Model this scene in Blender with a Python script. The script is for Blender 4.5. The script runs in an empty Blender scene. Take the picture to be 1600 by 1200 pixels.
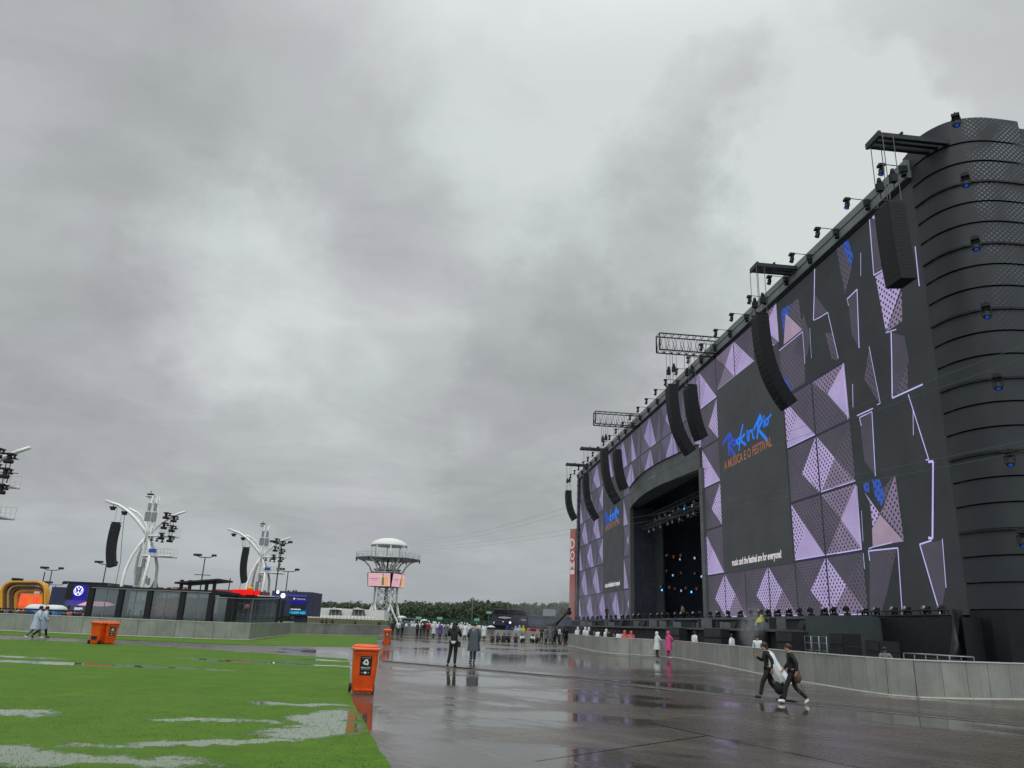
import bpy, bmesh, math, random
from mathutils import Vector, Matrix
R = random.Random(7)
SC = bpy.context.scene
COL = SC.collection
PI = math.pi

# ------------------------------------------------------------------ camera
EYE = Vector((0, 0, 1.65))
ROLL = math.atan(.0405); PITCH = math.atan(377.7 / 1200)
FWD = Vector((0, math.cos(PITCH), math.sin(PITCH)))
_r0 = Vector((1, 0, 0)); _u0 = _r0.cross(FWD)
RGT = _r0 * math.cos(ROLL) + _u0 * math.sin(ROLL)
UPV = -_r0 * math.sin(ROLL) + _u0 * math.cos(ROLL)
cam_d = bpy.data.cameras.new('camera'); cam = bpy.data.objects.new('camera', cam_d); COL.objects.link(cam)
cam_d.sensor_width = 36; cam_d.lens = 27; cam_d.clip_start = .1; cam_d.clip_end = 5000
M = Matrix((RGT, UPV, -FWD)).transposed().to_4x4(); M.translation = EYE
cam.matrix_world = M
SC.camera = cam

def ray(x, y): return FWD * 1200 + RGT * (x - 800) + UPV * (600 - y)
def G(x, y, z=0):
    d = ray(x, y); return EYE + d * ((z - 1.65) / d.z)
def W(x, y, Y):
    d = ray(x, y); return EYE + d * (Y / d.y)

# ------------------------------------------------------------------ view, sun, sky
SC.view_settings.view_transform = 'Standard'; SC.view_settings.look = 'None'
SC.view_settings.exposure = 0; SC.view_settings.gamma = 1
SUN_EL, SUN_AZ = math.radians(62), math.radians(200)
sd = bpy.data.lights.new('sun', 'SUN'); sd.energy = 1.1; sd.angle = math.radians(40); sd.color = (1, .98, .95)
so = bpy.data.objects.new('sun', sd); COL.objects.link(so)
sdir = Vector((math.sin(SUN_AZ) * math.cos(SUN_EL), math.cos(SUN_AZ) * math.cos(SUN_EL), math.sin(SUN_EL)))
so.rotation_euler = sdir.to_track_quat('Z', 'Y').to_euler(); so.location = sdir * 60

class NT:
    def __init__(s, tree): s.t = tree
    def n(s, typ, ins=None, **kw):
        nd = s.t.nodes.new(typ)
        for k, v in kw.items(): setattr(nd, k, v)
        for k, v in (ins or {}).items(): s.set(nd, k, v)
        return nd
    def set(s, nd, k, v):
        inp = nd.inputs[k]
        if isinstance(v, bpy.types.NodeSocket): s.t.links.new(v, inp)
        elif isinstance(v, bpy.types.Node): s.t.links.new(v.outputs[0], inp)
        else: inp.default_value = v
    def m(s, op, a, b=0., c=0., clamp=False):
        nd = s.n('ShaderNodeMath', {0: a, 1: b, 2: c}, operation=op); nd.use_clamp = clamp
        return nd.outputs[0]
    def vm(s, op, a, b=(0, 0, 0), scale=None):
        nd = s.n('ShaderNodeVectorMath', {0: a, 1: b}, operation=op)
        if scale is not None: s.set(nd, 'Scale', scale)
        return nd.outputs['Value' if op in ('LENGTH', 'DOT_PRODUCT', 'DISTANCE') else 'Vector']
    def noise(s, vec, scale, detail=4, rough=.5, dist=0., col=False):
        nd = s.n('ShaderNodeTexNoise', {'Vector': vec, 'Scale': scale, 'Detail': detail, 'Roughness': rough, 'Distortion': dist})
        return nd.outputs['Color' if col else 0]
    def mr(s, v, a, b, c=0., d=1., smooth=False):
        nd = s.n('ShaderNodeMapRange', {0: v, 1: a, 2: b, 3: c, 4: d})
        if smooth: nd.interpolation_type = 'SMOOTHSTEP'
        return nd.outputs[0]
    def mix(s, f, a, b, mode='MIX'):
        nd = s.n('ShaderNodeMix', data_type='RGBA', blend_type=mode)
        s.set(nd, 0, f)
        for i, v in ((6, a), (7, b)):
            if isinstance(v, (tuple, list)) and len(v) == 3: v = (*v, 1)
            s.set(nd, i, v)
        return nd.outputs[2]

world = bpy.data.worlds.new('World'); SC.world = world; world.use_nodes = True
wt = world.node_tree; wt.nodes.clear(); w = NT(wt)
geo = w.n('ShaderNodeTexCoord').outputs['Generated']
dirv = w.vm('NORMALIZE', geo)
sky = w.n('ShaderNodeTexSky', sky_type='NISHITA'); sky.sun_disc = False
sky.sun_elevation = SUN_EL; sky.sun_rotation = SUN_AZ
sep = w.n('ShaderNodeSeparateXYZ', {0: dirv}); dz = sep.outputs[2]
den = w.m('ADD', w.m('MAXIMUM', dz, 0.), .16)
cp = w.n('ShaderNodeCombineXYZ', {0: w.m('DIVIDE', sep.outputs[0], den), 1: w.m('DIVIDE', sep.outputs[1], den), 2: .4}).outputs[0]
warp = w.vm('SCALE', w.vm('SUBTRACT', w.noise(cp, .9, 3, .5, col=True), (.5, .5, .5)), scale=1.1)
cpw = w.vm('ADD', cp, warp)
n1 = w.noise(cpw, .62, 7, .56); n2 = w.noise(cpw, 1.9, 7, .6)
soft = w.noise(w.vm('SCALE', cp, scale=1.), .28, 3, .5)
v = w.m('ADD', w.m('MULTIPLY', w.m('SUBTRACT', n1, .5), .85), w.m('MULTIPLY', w.m('SUBTRACT', n2, .5), .30))
v = w.m('ADD', v, w.m('MULTIPLY', w.m('SUBTRACT', soft, .5), .2))
# broad bright and dark cloud masses: direction, angular size, strength
dw = w.vm('NORMALIZE', w.vm('ADD', dirv, w.vm('SCALE', w.vm('SUBTRACT', w.noise(dirv, 4.6, 8, .62, col=True), (.5, .5, .5)), scale=.34)))
for (bx, by, br, amp) in ((350, 450, 130, .15), (60, 380, 230, -.08), (280, 640, 220, -.06), (1110, 230, 130, -.19), (1010, 400, 130, -.08), (1255, 250, 120, .16), (1130, 460, 130, -.06), (980, 600, 120, -.07), (560, 560, 130, .05), (150, 620, 150, -.03), (300, 780, 200, .04),
                          (960, 120, 260, .08), (1330, 70, 330, .13), (870, 540, 140, -.12), (480, 200, 150, -.05), (720, 150, 160, .05), (690, 640, 170, .0), (760, 790, 220, -.06),
                          (800, 735, 90, -.07), (120, 820, 250, -.05), (1120, 480, 150, -.03), (60, 80, 300, -.04), (560, 330, 120, -.05), (1590, 120, 110, -.06)):
    d = ray(bx, by).normalized(); cr = math.cos(math.atan(br * 1.5 / 1200))
    v = w.m('ADD', v, w.m('MULTIPLY', w.mr(w.vm('DOT_PRODUCT', dw, tuple(d)), cr, 1., 0., 1., True), amp))
lum = w.m('ADD', w.m('MULTIPLY', v, 1.1), .575)
cr_ = w.n('ShaderNodeValToRGB', {0: lum}).outputs[0]; ramp = cr_.node.color_ramp
ramp.elements[0].position = .22; ramp.elements[0].color = (.300, .318, .328, 1)
ramp.elements[1].position = .80; ramp.elements[1].color = (.67, .705, .70, 1)
e = ramp.elements.new(.45); e.color = (.420, .434, .446, 1)
e = ramp.elements.new(.60); e.color = (.515, .538, .550, 1)
tint = w.mix(w.mr(w.noise(dw, 5., 3, .5), .42, .60), (1.005, .998, 1.008), (.985, 1.008, .996))
cc = w.mix(1., cr_, tint, 'MULTIPLY')
# low band towards the horizon is a little dimmer and bluer; the unseen sky overhead and behind is brightened to light the ground more
cc = w.mix(w.mr(dz, .16, .0, 0., .85, True), cc, (.345, .372, .405))
boost = w.mr(dz, .62, .95, 1., 2.3, True)
back = w.mr(sep.outputs[1], .15, -.6, 1., 1.5, True)
cc = w.vm('SCALE', cc, scale=w.m('MULTIPLY', w.m('MULTIPLY', boost, back), 10.))
fin = w.mix(.96, sky.outputs[0], cc)
bg = w.n('ShaderNodeBackground', {'Color': fin, 'Strength': .1})
w.n('ShaderNodeOutputWorld', {'Surface': bg.outputs[0]})

# ------------------------------------------------------------------ materials
MATS = {}
def srgb(r, g, b):
    f = lambda c: (c / 255 / 12.92) if c / 255 <= .04045 else ((c / 255 + .055) / 1.055) ** 2.4
    return (f(r), f(g), f(b))
def newmat(name):
    m = bpy.data.materials.new(name); m.use_nodes = True; t = NT(m.node_tree); m.node_tree.nodes.clear()
    p = t.n('ShaderNodeBsdfPrincipled'); t.n('ShaderNodeOutputMaterial', {0: p.outputs[0]})
    return m, t, p
def mat(name, col, rough=.6, metal=0., var=.12, scale=3., emit=0., ecol=None, bump=0., island=0., coat=0.):
    if name in MATS: return MATS[name]
    m, t, p = newmat(name)
    tc = t.n('ShaderNodeTexCoord').outputs['Object']
    nz = t.noise(tc, scale, 5, .6)
    f = t.mr(nz, .3, .7, 1 - var, 1 + var)
    if island:
        ri = t.n('ShaderNodeNewGeometry').outputs['Random Per Island']
        f = t.m('MULTIPLY', f, t.mr(ri, 0., 1., 1 - island, 1 + island))
    c = t.vm('SCALE', t.n('ShaderNodeRGB').outputs[0], scale=f); t.t.nodes[-1]
    for nd in t.t.nodes:
        if nd.type == 'RGB': nd.outputs[0].default_value = (*col, 1)
    t.set(p, 'Base Color', c); t.set(p, 'Metallic', metal)
    t.set(p, 'Roughness', t.mr(t.noise(tc, scale * 2.3, 3), .3, .7, max(.02, rough - .1), min(1, rough + .1)))
    if emit:
        t.set(p, 'Emission Color', (*(ecol or col), 1)); t.set(p, 'Emission Strength', emit)
    if bump:
        t.set(p, 'Normal', t.n('ShaderNodeBump', {'Height': nz, 'Strength': bump, 'Distance': .05}).outputs[0])
    if coat: t.set(p, 'Coat Weight', coat)
    MATS[name] = m; return m

def led(name, col, holes=0., hcol=(.03, .03, .035), pitch=.46, rad=.17, grad=0.):
    """a lit LED picture: emission with an optional lattice of dark holes, laid out in the screen's own metres"""
    m, t, p = newmat(name)
    uv = t.n('ShaderNodeUVMap', uv_map='uv').outputs[0]
    base = t.n('ShaderNodeRGB'); base.outputs[0].default_value = (*col, 1)
    nz = t.noise(uv, .35, 3, .6); fine = t.noise(uv, 9., 2)
    c = t.vm('SCALE', base.outputs[0], scale=t.m('MULTIPLY', t.mr(nz, .3, .7, .86, 1.12), t.mr(fine, .3, .7, .96, 1.04)))
    # module grid of the LED tiles, faint
    s_ = t.n('ShaderNodeSeparateXYZ', {0: uv}); 
    gx = t.m('LESS_THAN', t.m('FRACT', t.m('MULTIPLY', s_.outputs[0], 1.0)), .035); gy = t.m('LESS_THAN', t.m('FRACT', s_.outputs[1]), .035)
    c = t.vm('SCALE', c, scale=t.mr(t.m('MAXIMUM', gx, gy), 0., 1., 1., .93))
    if holes:
        q = t.vm('SCALE', uv, scale=1 / pitch)
        def lat(o):
            f = t.vm('FRACTION', t.vm('ADD', q, (o, o, 0)))
            return t.vm('LENGTH', t.vm('MULTIPLY', t.vm('SUBTRACT', f, (.5, .5, 0)), (1, 1, 0)))
        d = t.m('MINIMUM', lat(0.), lat(.5))
        hm = t.m('MULTIPLY', t.mr(d, rad + .06, rad - .02), holes)
        c = t.mix(hm, c, hcol)
    t.set(p, 'Base Color', (.008, .008, .01, 1)); t.set(p, 'Roughness', .6); t.set(p, 'Specular IOR Level', .10)
    t.set(p, 'Emission Color', c); t.set(p, 'Emission Strength', 1.)
    MATS[name] = m; return m

LIL = srgb(162, 149, 190)
led('led_lilac', LIL)
led('led_lilac_holes', srgb(170, 156, 198), 1., srgb(52, 46, 66))
led('led_mid_holes', srgb(124, 112, 136), 1., srgb(48, 45, 56))
led('led_dark_holes', srgb(82, 78, 90), .8, srgb(46, 46, 54))
led('led_dark', srgb(72, 70, 80))
led('led_hazed_dark', srgb(84, 82, 102))  # tones for far panels: distance haze put into the LED colours
led('led_hazed_lilac', srgb(136, 128, 166))
led('led_screen', srgb(58, 61, 63))
led('led_base', srgb(47, 51, 53))
led('led_pink', srgb(156, 138, 158))
led('led_blue', srgb(52, 84, 168), .8, srgb(38, 44, 84), pitch=.6)
led('led_strip', srgb(186, 180, 234))
led('led_seam', srgb(46, 42, 62))
led('led_logo_blue', srgb(38, 120, 232))
led('led_logo_deep', srgb(44, 78, 190))
led('led_orange', srgb(146, 96, 70))
led('led_white', srgb(222, 216, 220))

mat('clad', srgb(66, 73, 79), .42, .35, .16, .25, bump=.02)
mat('clad_light', srgb(114, 121, 123), .5, .0, .12, .3)
mat('portal_grey', srgb(90, 96, 98), .5, .1, .12, .3)
mat('frame_black', srgb(24, 26, 29), .5, .2, .2, 2.)
mat('cab_black', srgb(18, 20, 27), .75, .0, .15, 6.)
mat('lens_dim', (.01, .03, .12), .2, 0, .1, 5., emit=.08, ecol=(.02, .1, .7))
mat('steel_dark', srgb(50, 54, 60), .45, .6, .2, 3.)
mat('steel', srgb(140, 145, 148), .4, .7, .15, 3.)
mat('white_steel', srgb(226, 229, 226), .45, .1, .08, .6)
mat('white_cloth', srgb(214, 216, 214), .8, 0, .06, 2.)
mat('skirt', srgb(38, 44, 46), .8, 0, .3, .8)
mat('skirt_grey', srgb(62, 72, 74), .7, 0, .18, .5)
mat('deck', srgb(76, 82, 84), .5, 0, .2, .8)
mat('rail_white', srgb(198, 198, 190), .5, 0, .12, 2.)
mat('bin_orange', (.78, .085, .004), .45, 0, .16, 4., bump=.06)
mat('bin_lip', (.78, .16, .06), .25, 0, .06, 5.)
mat('rubber', srgb(24, 24, 25), .7)
mat('sticker', (.008, .008, .01), .5, 0, .1, 5.)
mat('sticker_white', (.8, .8, .8), .5, 0, .05, 5.)
mat('sticker_green', (.18, .3, .12), .5, 0, .05, 5.)
mat('pillar_red', srgb(150, 62, 60), .5, 0, .1, .4)
mat('pillar_pale', srgb(188, 112, 108), .5, 0, .1, .4)
mat('letter_white', (.75, .7, .68), .5, emit=.12)
mat('blue_lens', (.01, .03, .2), .1, 0, .1, 5., emit=.35, ecol=(.02, .12, .8))
mat('white_lens', (.8, .85, .9), .2, emit=.8)
mat('wire', srgb(96, 100, 100), .5, .3)
mat('wire_black', srgb(34, 36, 38), .6)
mat('cable_green', srgb(96, 112, 100), .5, .2)

def barrier_mat():
    m, t, p = newmat('barrier'); tc = t.n('ShaderNodeTexCoord').outputs['Object']; ri = t.n('ShaderNodeNewGeometry').outputs['Random Per Island']
    st = t.noise(t.vm('MULTIPLY', tc, (6., 6., .5)), 1.2, 5, .65); bl = t.noise(tc, 1.1, 5, .6); z = t.n('ShaderNodeSeparateXYZ', {0: tc}).outputs[2]
    c = t.mix(t.mr(bl, .3, .7), srgb(130, 133, 128), srgb(154, 156, 150))
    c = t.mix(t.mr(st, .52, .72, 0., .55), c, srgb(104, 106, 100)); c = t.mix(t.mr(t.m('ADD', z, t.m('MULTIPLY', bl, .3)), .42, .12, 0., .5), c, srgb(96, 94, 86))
    c = t.vm('SCALE', c, scale=t.mr(ri, 0., 1., .86, 1.12)); t.set(p, 'Base Color', c); t.set(p, 'Roughness', t.mr(st, .3, .7, .28, .55))
    t.set(p, 'Normal', t.n('ShaderNodeBump', {'Height': bl, 'Strength': .3, 'Distance': .05}).outputs[0]); MATS['barrier'] = m
barrier_mat()

# perforated tower cladding: rows of pale dots that thin out
def perf_mat():
    m, t, p = newmat('clad_perforated')
    uv = t.n('ShaderNodeUVMap', uv_map='uv').outputs[0]
    q = t.vm('SCALE', uv, scale=1 / .30)
    def lat(o):
        f = t.vm('FRACTION', t.vm('ADD', q, (o, o, 0)))
        return t.vm('LENGTH', t.vm('MULTIPLY', t.vm('SUBTRACT', f, (.5, .5, 0)), (1, 1, 0)))
    d = t.m('MINIMUM', lat(0.), lat(.5))
    s_ = t.n('ShaderNodeSeparateXYZ', {0: uv})
    zone = t.m('MULTIPLY', t.mr(s_.outputs[0], 3.5, 3.9), t.mr(s_.outputs[0], 8.2, 6.))
    zone = t.m('MULTIPLY', zone, t.mr(t.noise(t.vm('MULTIPLY', uv, (1., .8, 1.)), .55, 2), .36, .60, .0, 1.))
    zone = t.m('MULTIPLY', zone, t.mr(s_.outputs[1], 17., 29., .0, 1.))
    dots = t.m('MULTIPLY', t.mr(d, .23, .15), zone)
    nz = t.noise(uv, .4, 4)
    c = t.mix(t.mr(nz, .3, .7), srgb(40, 45, 52), srgb(50, 56, 60))
    t.set(p, 'Base Color', t.mix(dots, c, srgb(128, 133, 144))); t.set(p, 'Roughness', .5); t.set(p, 'Specular IOR Level', .35)
    MATS['clad_perforated'] = m
perf_mat()

def ell(t, vec, cx, cy, rx, ry, rot=0.):
    """soft elliptical patch: 1 in the middle, 0 at the rim"""
    q = t.vm('SUBTRACT', vec, (cx, cy, 0))
    q = t.n('ShaderNodeVectorRotate', {'Vector': q, 'Angle': -rot}, rotation_type='Z_AXIS').outputs[0]
    q = t.vm('MULTIPLY', q, (1 / rx, 1 / ry, 0))
    return t.mr(t.vm('LENGTH', q), 1.25, .55, 0., 1., True)

def wet_mat():
    m, t, p = newmat('wet_paving')
    tc = t.n('ShaderNodeTexCoord').outputs['Object']
    rot = t.n('ShaderNodeVectorRotate', {'Vector': tc, 'Angle': math.radians(45)}, rotation_type='Z_AXIS').outputs[0]
    br = t.n('ShaderNodeTexBrick', {'Vector': t.vm('ADD', rot, (1.3, .55, 0)), 'Color1': (0.1, .1, .1, 1), 'Color2': (.9, .9, .9, 1), 'Mortar': (0, 0, 0, 1),
             'Scale': 1., 'Mortar Size': .012, 'Mortar Smooth': .3, 'Brick Width': 8., 'Row Height': 5.}, offset=0.)
    slab = br.outputs[0]; mort = br.outputs[1]
    big = t.noise(tc, .13, 4, .55); mid = t.noise(tc, .7, 6, .62, .6); fine = t.noise(tc, 9., 6, .7)
    streak = t.noise(t.vm('MULTIPLY', rot, (.18, 1.5, 1.)), .8, 5, .6)
    c = t.mix(t.mr(mid, .3, .7), srgb(78, 71, 63), srgb(110, 103, 92))
    c = t.mix(t.mr(fine, .25, .75, 0., .45), c, srgb(60, 57, 54))
    c = t.mix(t.m('MULTIPLY', t.mr(slab, .1, .9), .35), c, srgb(62, 58, 55))
    c = t.mix(t.mr(streak, .52, .70, 0., .4), c, srgb(122, 118, 110))
    ck = t.n('ShaderNodeTexVoronoi', {'Vector': t.vm('ADD', tc, t.vm('SCALE', t.noise(tc, 1.3, 5, .7, col=True), scale=.9)), 'Scale': .32}, feature='DISTANCE_TO_EDGE').outputs[0]
    ckm = t.m('MULTIPLY', t.mr(ck, .006, .001), t.mr(t.noise(tc, .25, 2), .48, .56))
    c = t.mix(t.m('MULTIPLY', ckm, .8), c, srgb(34, 32, 30))
    grit = t.noise(tc, 70., 2, .8); c = t.mix(t.mr(grit, .35, .7, 0., .5), c, srgb(60, 56, 52)); c = t.mix(t.mr(grit, .66, .8, 0., .5), c, srgb(150, 146, 138))
    c = t.mix(t.mr(mort, 0., 1., 0., .9), c, srgb(30, 29, 28))
    # puddles: standing water by level, plus the large ones in the foreground
    vv = t.vm('ADD', tc, t.vm('SCALE', t.vm('SUBTRACT', t.noise(tc, .55, 4, .6, col=True), (.5, .5, .5)), scale=2.2))
    pl = t.m('ADD', t.m('MULTIPLY', big, .55), t.m('ADD', t.m('MULTIPLY', mid, .26), t.m('MULTIPLY', streak, .30)))
    wet = t.mr(pl, .545, .60)
    for a in ((.9, 16.1, 2.6, .95, 0), (3.8, 13.4, .75, .5, .5), (2.0, 20.5, 3.4, 1.2, -.5), (-1.0, 25., 2.6, 2.4, 0), (7.6, 19.6, 2.6, 1.3, -.4),
              (-2.6, 15.2, .8, 2.6, .25), (-.6, 11.2, .7, 1.8, .3), (6., 26., 4., 2., -.6), (-3., 42., 7., 9., 0), (5., 45., 6., 10., 0)):
        wet = t.m('MAXIMUM', wet, ell(t, vv, *a))
    dry = ell(t, vv, 1.2, 13.2, 2.2, 1.1, -.1)
    for a in ((3.2, 17.4, 2.2, 1.0, -.5), (7., 15.5, 3., 2., -.5), (12., 23., 5., 1.6, -.6), (5.4, 11.4, 1.5, 1.8, 0.)): dry = t.m('MAXIMUM', dry, ell(t, vv, *a))
    wet = t.m('MULTIPLY', wet, t.mr(dry, 0., .6, 1., .0))
    c = t.mix(t.m('MULTIPLY', wet, .7), c, srgb(66, 63, 58))
    rough = t.mr(wet, .0, 1., .26, .03)
    rough = t.m('ADD', rough, t.m('MULTIPLY', t.m('SUBTRACT', fine, .5), t.mr(wet, 0, 1, .25, .01)))
    t.set(p, 'Base Color', c); t.set(p, 'Roughness', t.m('MAXIMUM', rough, .03)); t.set(p, 'IOR', 1.36)
    t.set(p, 'Specular IOR Level', t.mr(wet, 0., 1., .48, .8))
    rip = t.noise(tc, 28., 3, .5)
    h = t.m('ADD', t.m('MULTIPLY', t.m('ADD', t.m('MULTIPLY', fine, .006), t.m('MULTIPLY', mid, .02)), t.mr(wet, 0., 1., 1., .05)), t.m('MULTIPLY', rip, .0009))
    h = t.m('SUBTRACT', h, t.m('MULTIPLY', mort, .006))
    t.set(p, 'Normal', t.n('ShaderNodeBump', {'Height': h, 'Strength': .5, 'Distance': 1.}).outputs[0])
    MATS['wet'] = m
wet_mat()

def turf_mat():
    m, t, p = newmat('turf')
    tc = t.n('ShaderNodeTexCoord').outputs['Object']
    fine = t.noise(t.vm('MULTIPLY', tc, (1., .6, 1.)), 26., 4, .75); mid = t.noise(tc, .5, 4, .6); tuft = t.noise(tc, 5., 5, .7)
    c = t.mix(t.mr(mid, .3, .7), (.070, .160, .008), (.108, .218, .014))
    c = t.mix(t.mr(fine, .3, .72, 0., .6), c, (.048, .105, .012))
    c = t.mix(t.mr(tuft, .5, .8, 0., .5), c, (.11, .22, .035))
    c = t.mix(t.mr(t.noise(tc, 1.6, 6, .75), .42, .70, 0., .7), c, (.045, .10, .010))
    c = t.mix(t.mr(t.noise(tc, .23, 3, .6), .45, .65, 0., .35), c, (.10, .17, .03))
    vv = t.vm('ADD', tc, t.vm('SCALE', t.vm('SUBTRACT', t.noise(tc, .8, 6, .68, col=True), (.5, .5, .5)), scale=2.4))
    wet = t.mr(t.m('ADD', t.m('MULTIPLY', t.noise(t.vm('MULTIPLY', tc, (.30, .9, 1.)), .30, 5, .6), .8), t.m('MULTIPLY', tuft, .2)), .63, .74)
    for a in ((-5.6, 9.8, 2.7, .62, 0.), (-2.7, 12.6, .9, .8, .2), (-4.6, 13.4, 1.3, .3, .2), (-3.9, 11.3, 1.5, .32, .5), (-4.0, 16.4, 1.1, .32, 0.), (-2.9, 14.3, .6, 1.7, .2), (-12.8, 25.4, 4.8, .65, .0),
              (-8.5, 30.2, 4.2, .6, -.15), (-7.5, 33.6, 1.8, .4, -.15), (-8.5, 13.5, 1.6, .4, .0), (-17.5, 27.5, 3., .6, .0)):
        wet = t.m('MAXIMUM', wet, ell(t, vv, *a))
    gr_ = t.m('ADD', t.m('MULTIPLY', fine, .45), t.m('MULTIPLY', tuft, .55))
    wet = t.mr(t.m('SUBTRACT', t.m('MULTIPLY', wet, 1.3), t.m('ADD', t.m('MULTIPLY', t.m('SUBTRACT', gr_, .5), 2.4), .55)), -.1, .75, 0., 1.)
    c = t.mix(t.m('MULTIPLY', wet, .6), c, srgb(106, 122, 96))
    t.set(p, 'Base Color', c); t.set(p, 'Roughness', t.mr(wet, 0., .7, .62, .04))
    t.set(p, 'Specular IOR Level', t.mr(wet, 0., .6, .06, .75))
    h = t.m('MULTIPLY', t.m('ADD', t.m('MULTIPLY', fine, .02), t.m('MULTIPLY', tuft, .03)), t.mr(wet, 0., .6, 1., .012))
    t.set(p, 'Normal', t.n('ShaderNodeBump', {'Height': h, 'Strength': .8, 'Distance': 1.}).outputs[0])
    MATS['turf'] = m
turf_mat()

def leaf_mat(name, a, b):
    m, t, p = newmat(name)
    ri = t.n('ShaderNodeNewGeometry').outputs['Random Per Island']
    tc = t.n('ShaderNodeTexCoord').outputs['Object']
    c = t.mix(t.m('ADD', t.m('MULTIPLY', ri, .6), t.m('MULTIPLY', t.noise(tc, .06, 3), .4)), a, b)
    t.set(p, 'Base Color', c); t.set(p, 'Roughness', .7); MATS[name] = m
leaf_mat('wood_leaves', (.030, .052, .024), (.050, .078, .034))

# ------------------------------------------------------------------ helpers
BASE = {}
def link(o): COL.objects.link(o); return o
def thing(name, loc, label, cat, group=None, rotz=0., kind=None):
    o = bpy.data.objects.new(name, None); o.empty_display_size = .3; link(o)
    o.location = loc; o.rotation_euler = (0, 0, rotz)
    o['label'] = label; o['category'] = cat
    if group: o['group'] = group
    BASE[o.name] = Vector(loc)
    return o
def tag(o, label=None, cat=None, group=None, kind=None):
    for k, v_ in (('label', label), ('category', cat), ('group', group), ('kind', kind)):
        if v_: o[k] = v_
    return o
def root_of(o):
    while o.parent: o = o.parent
    return o

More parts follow.
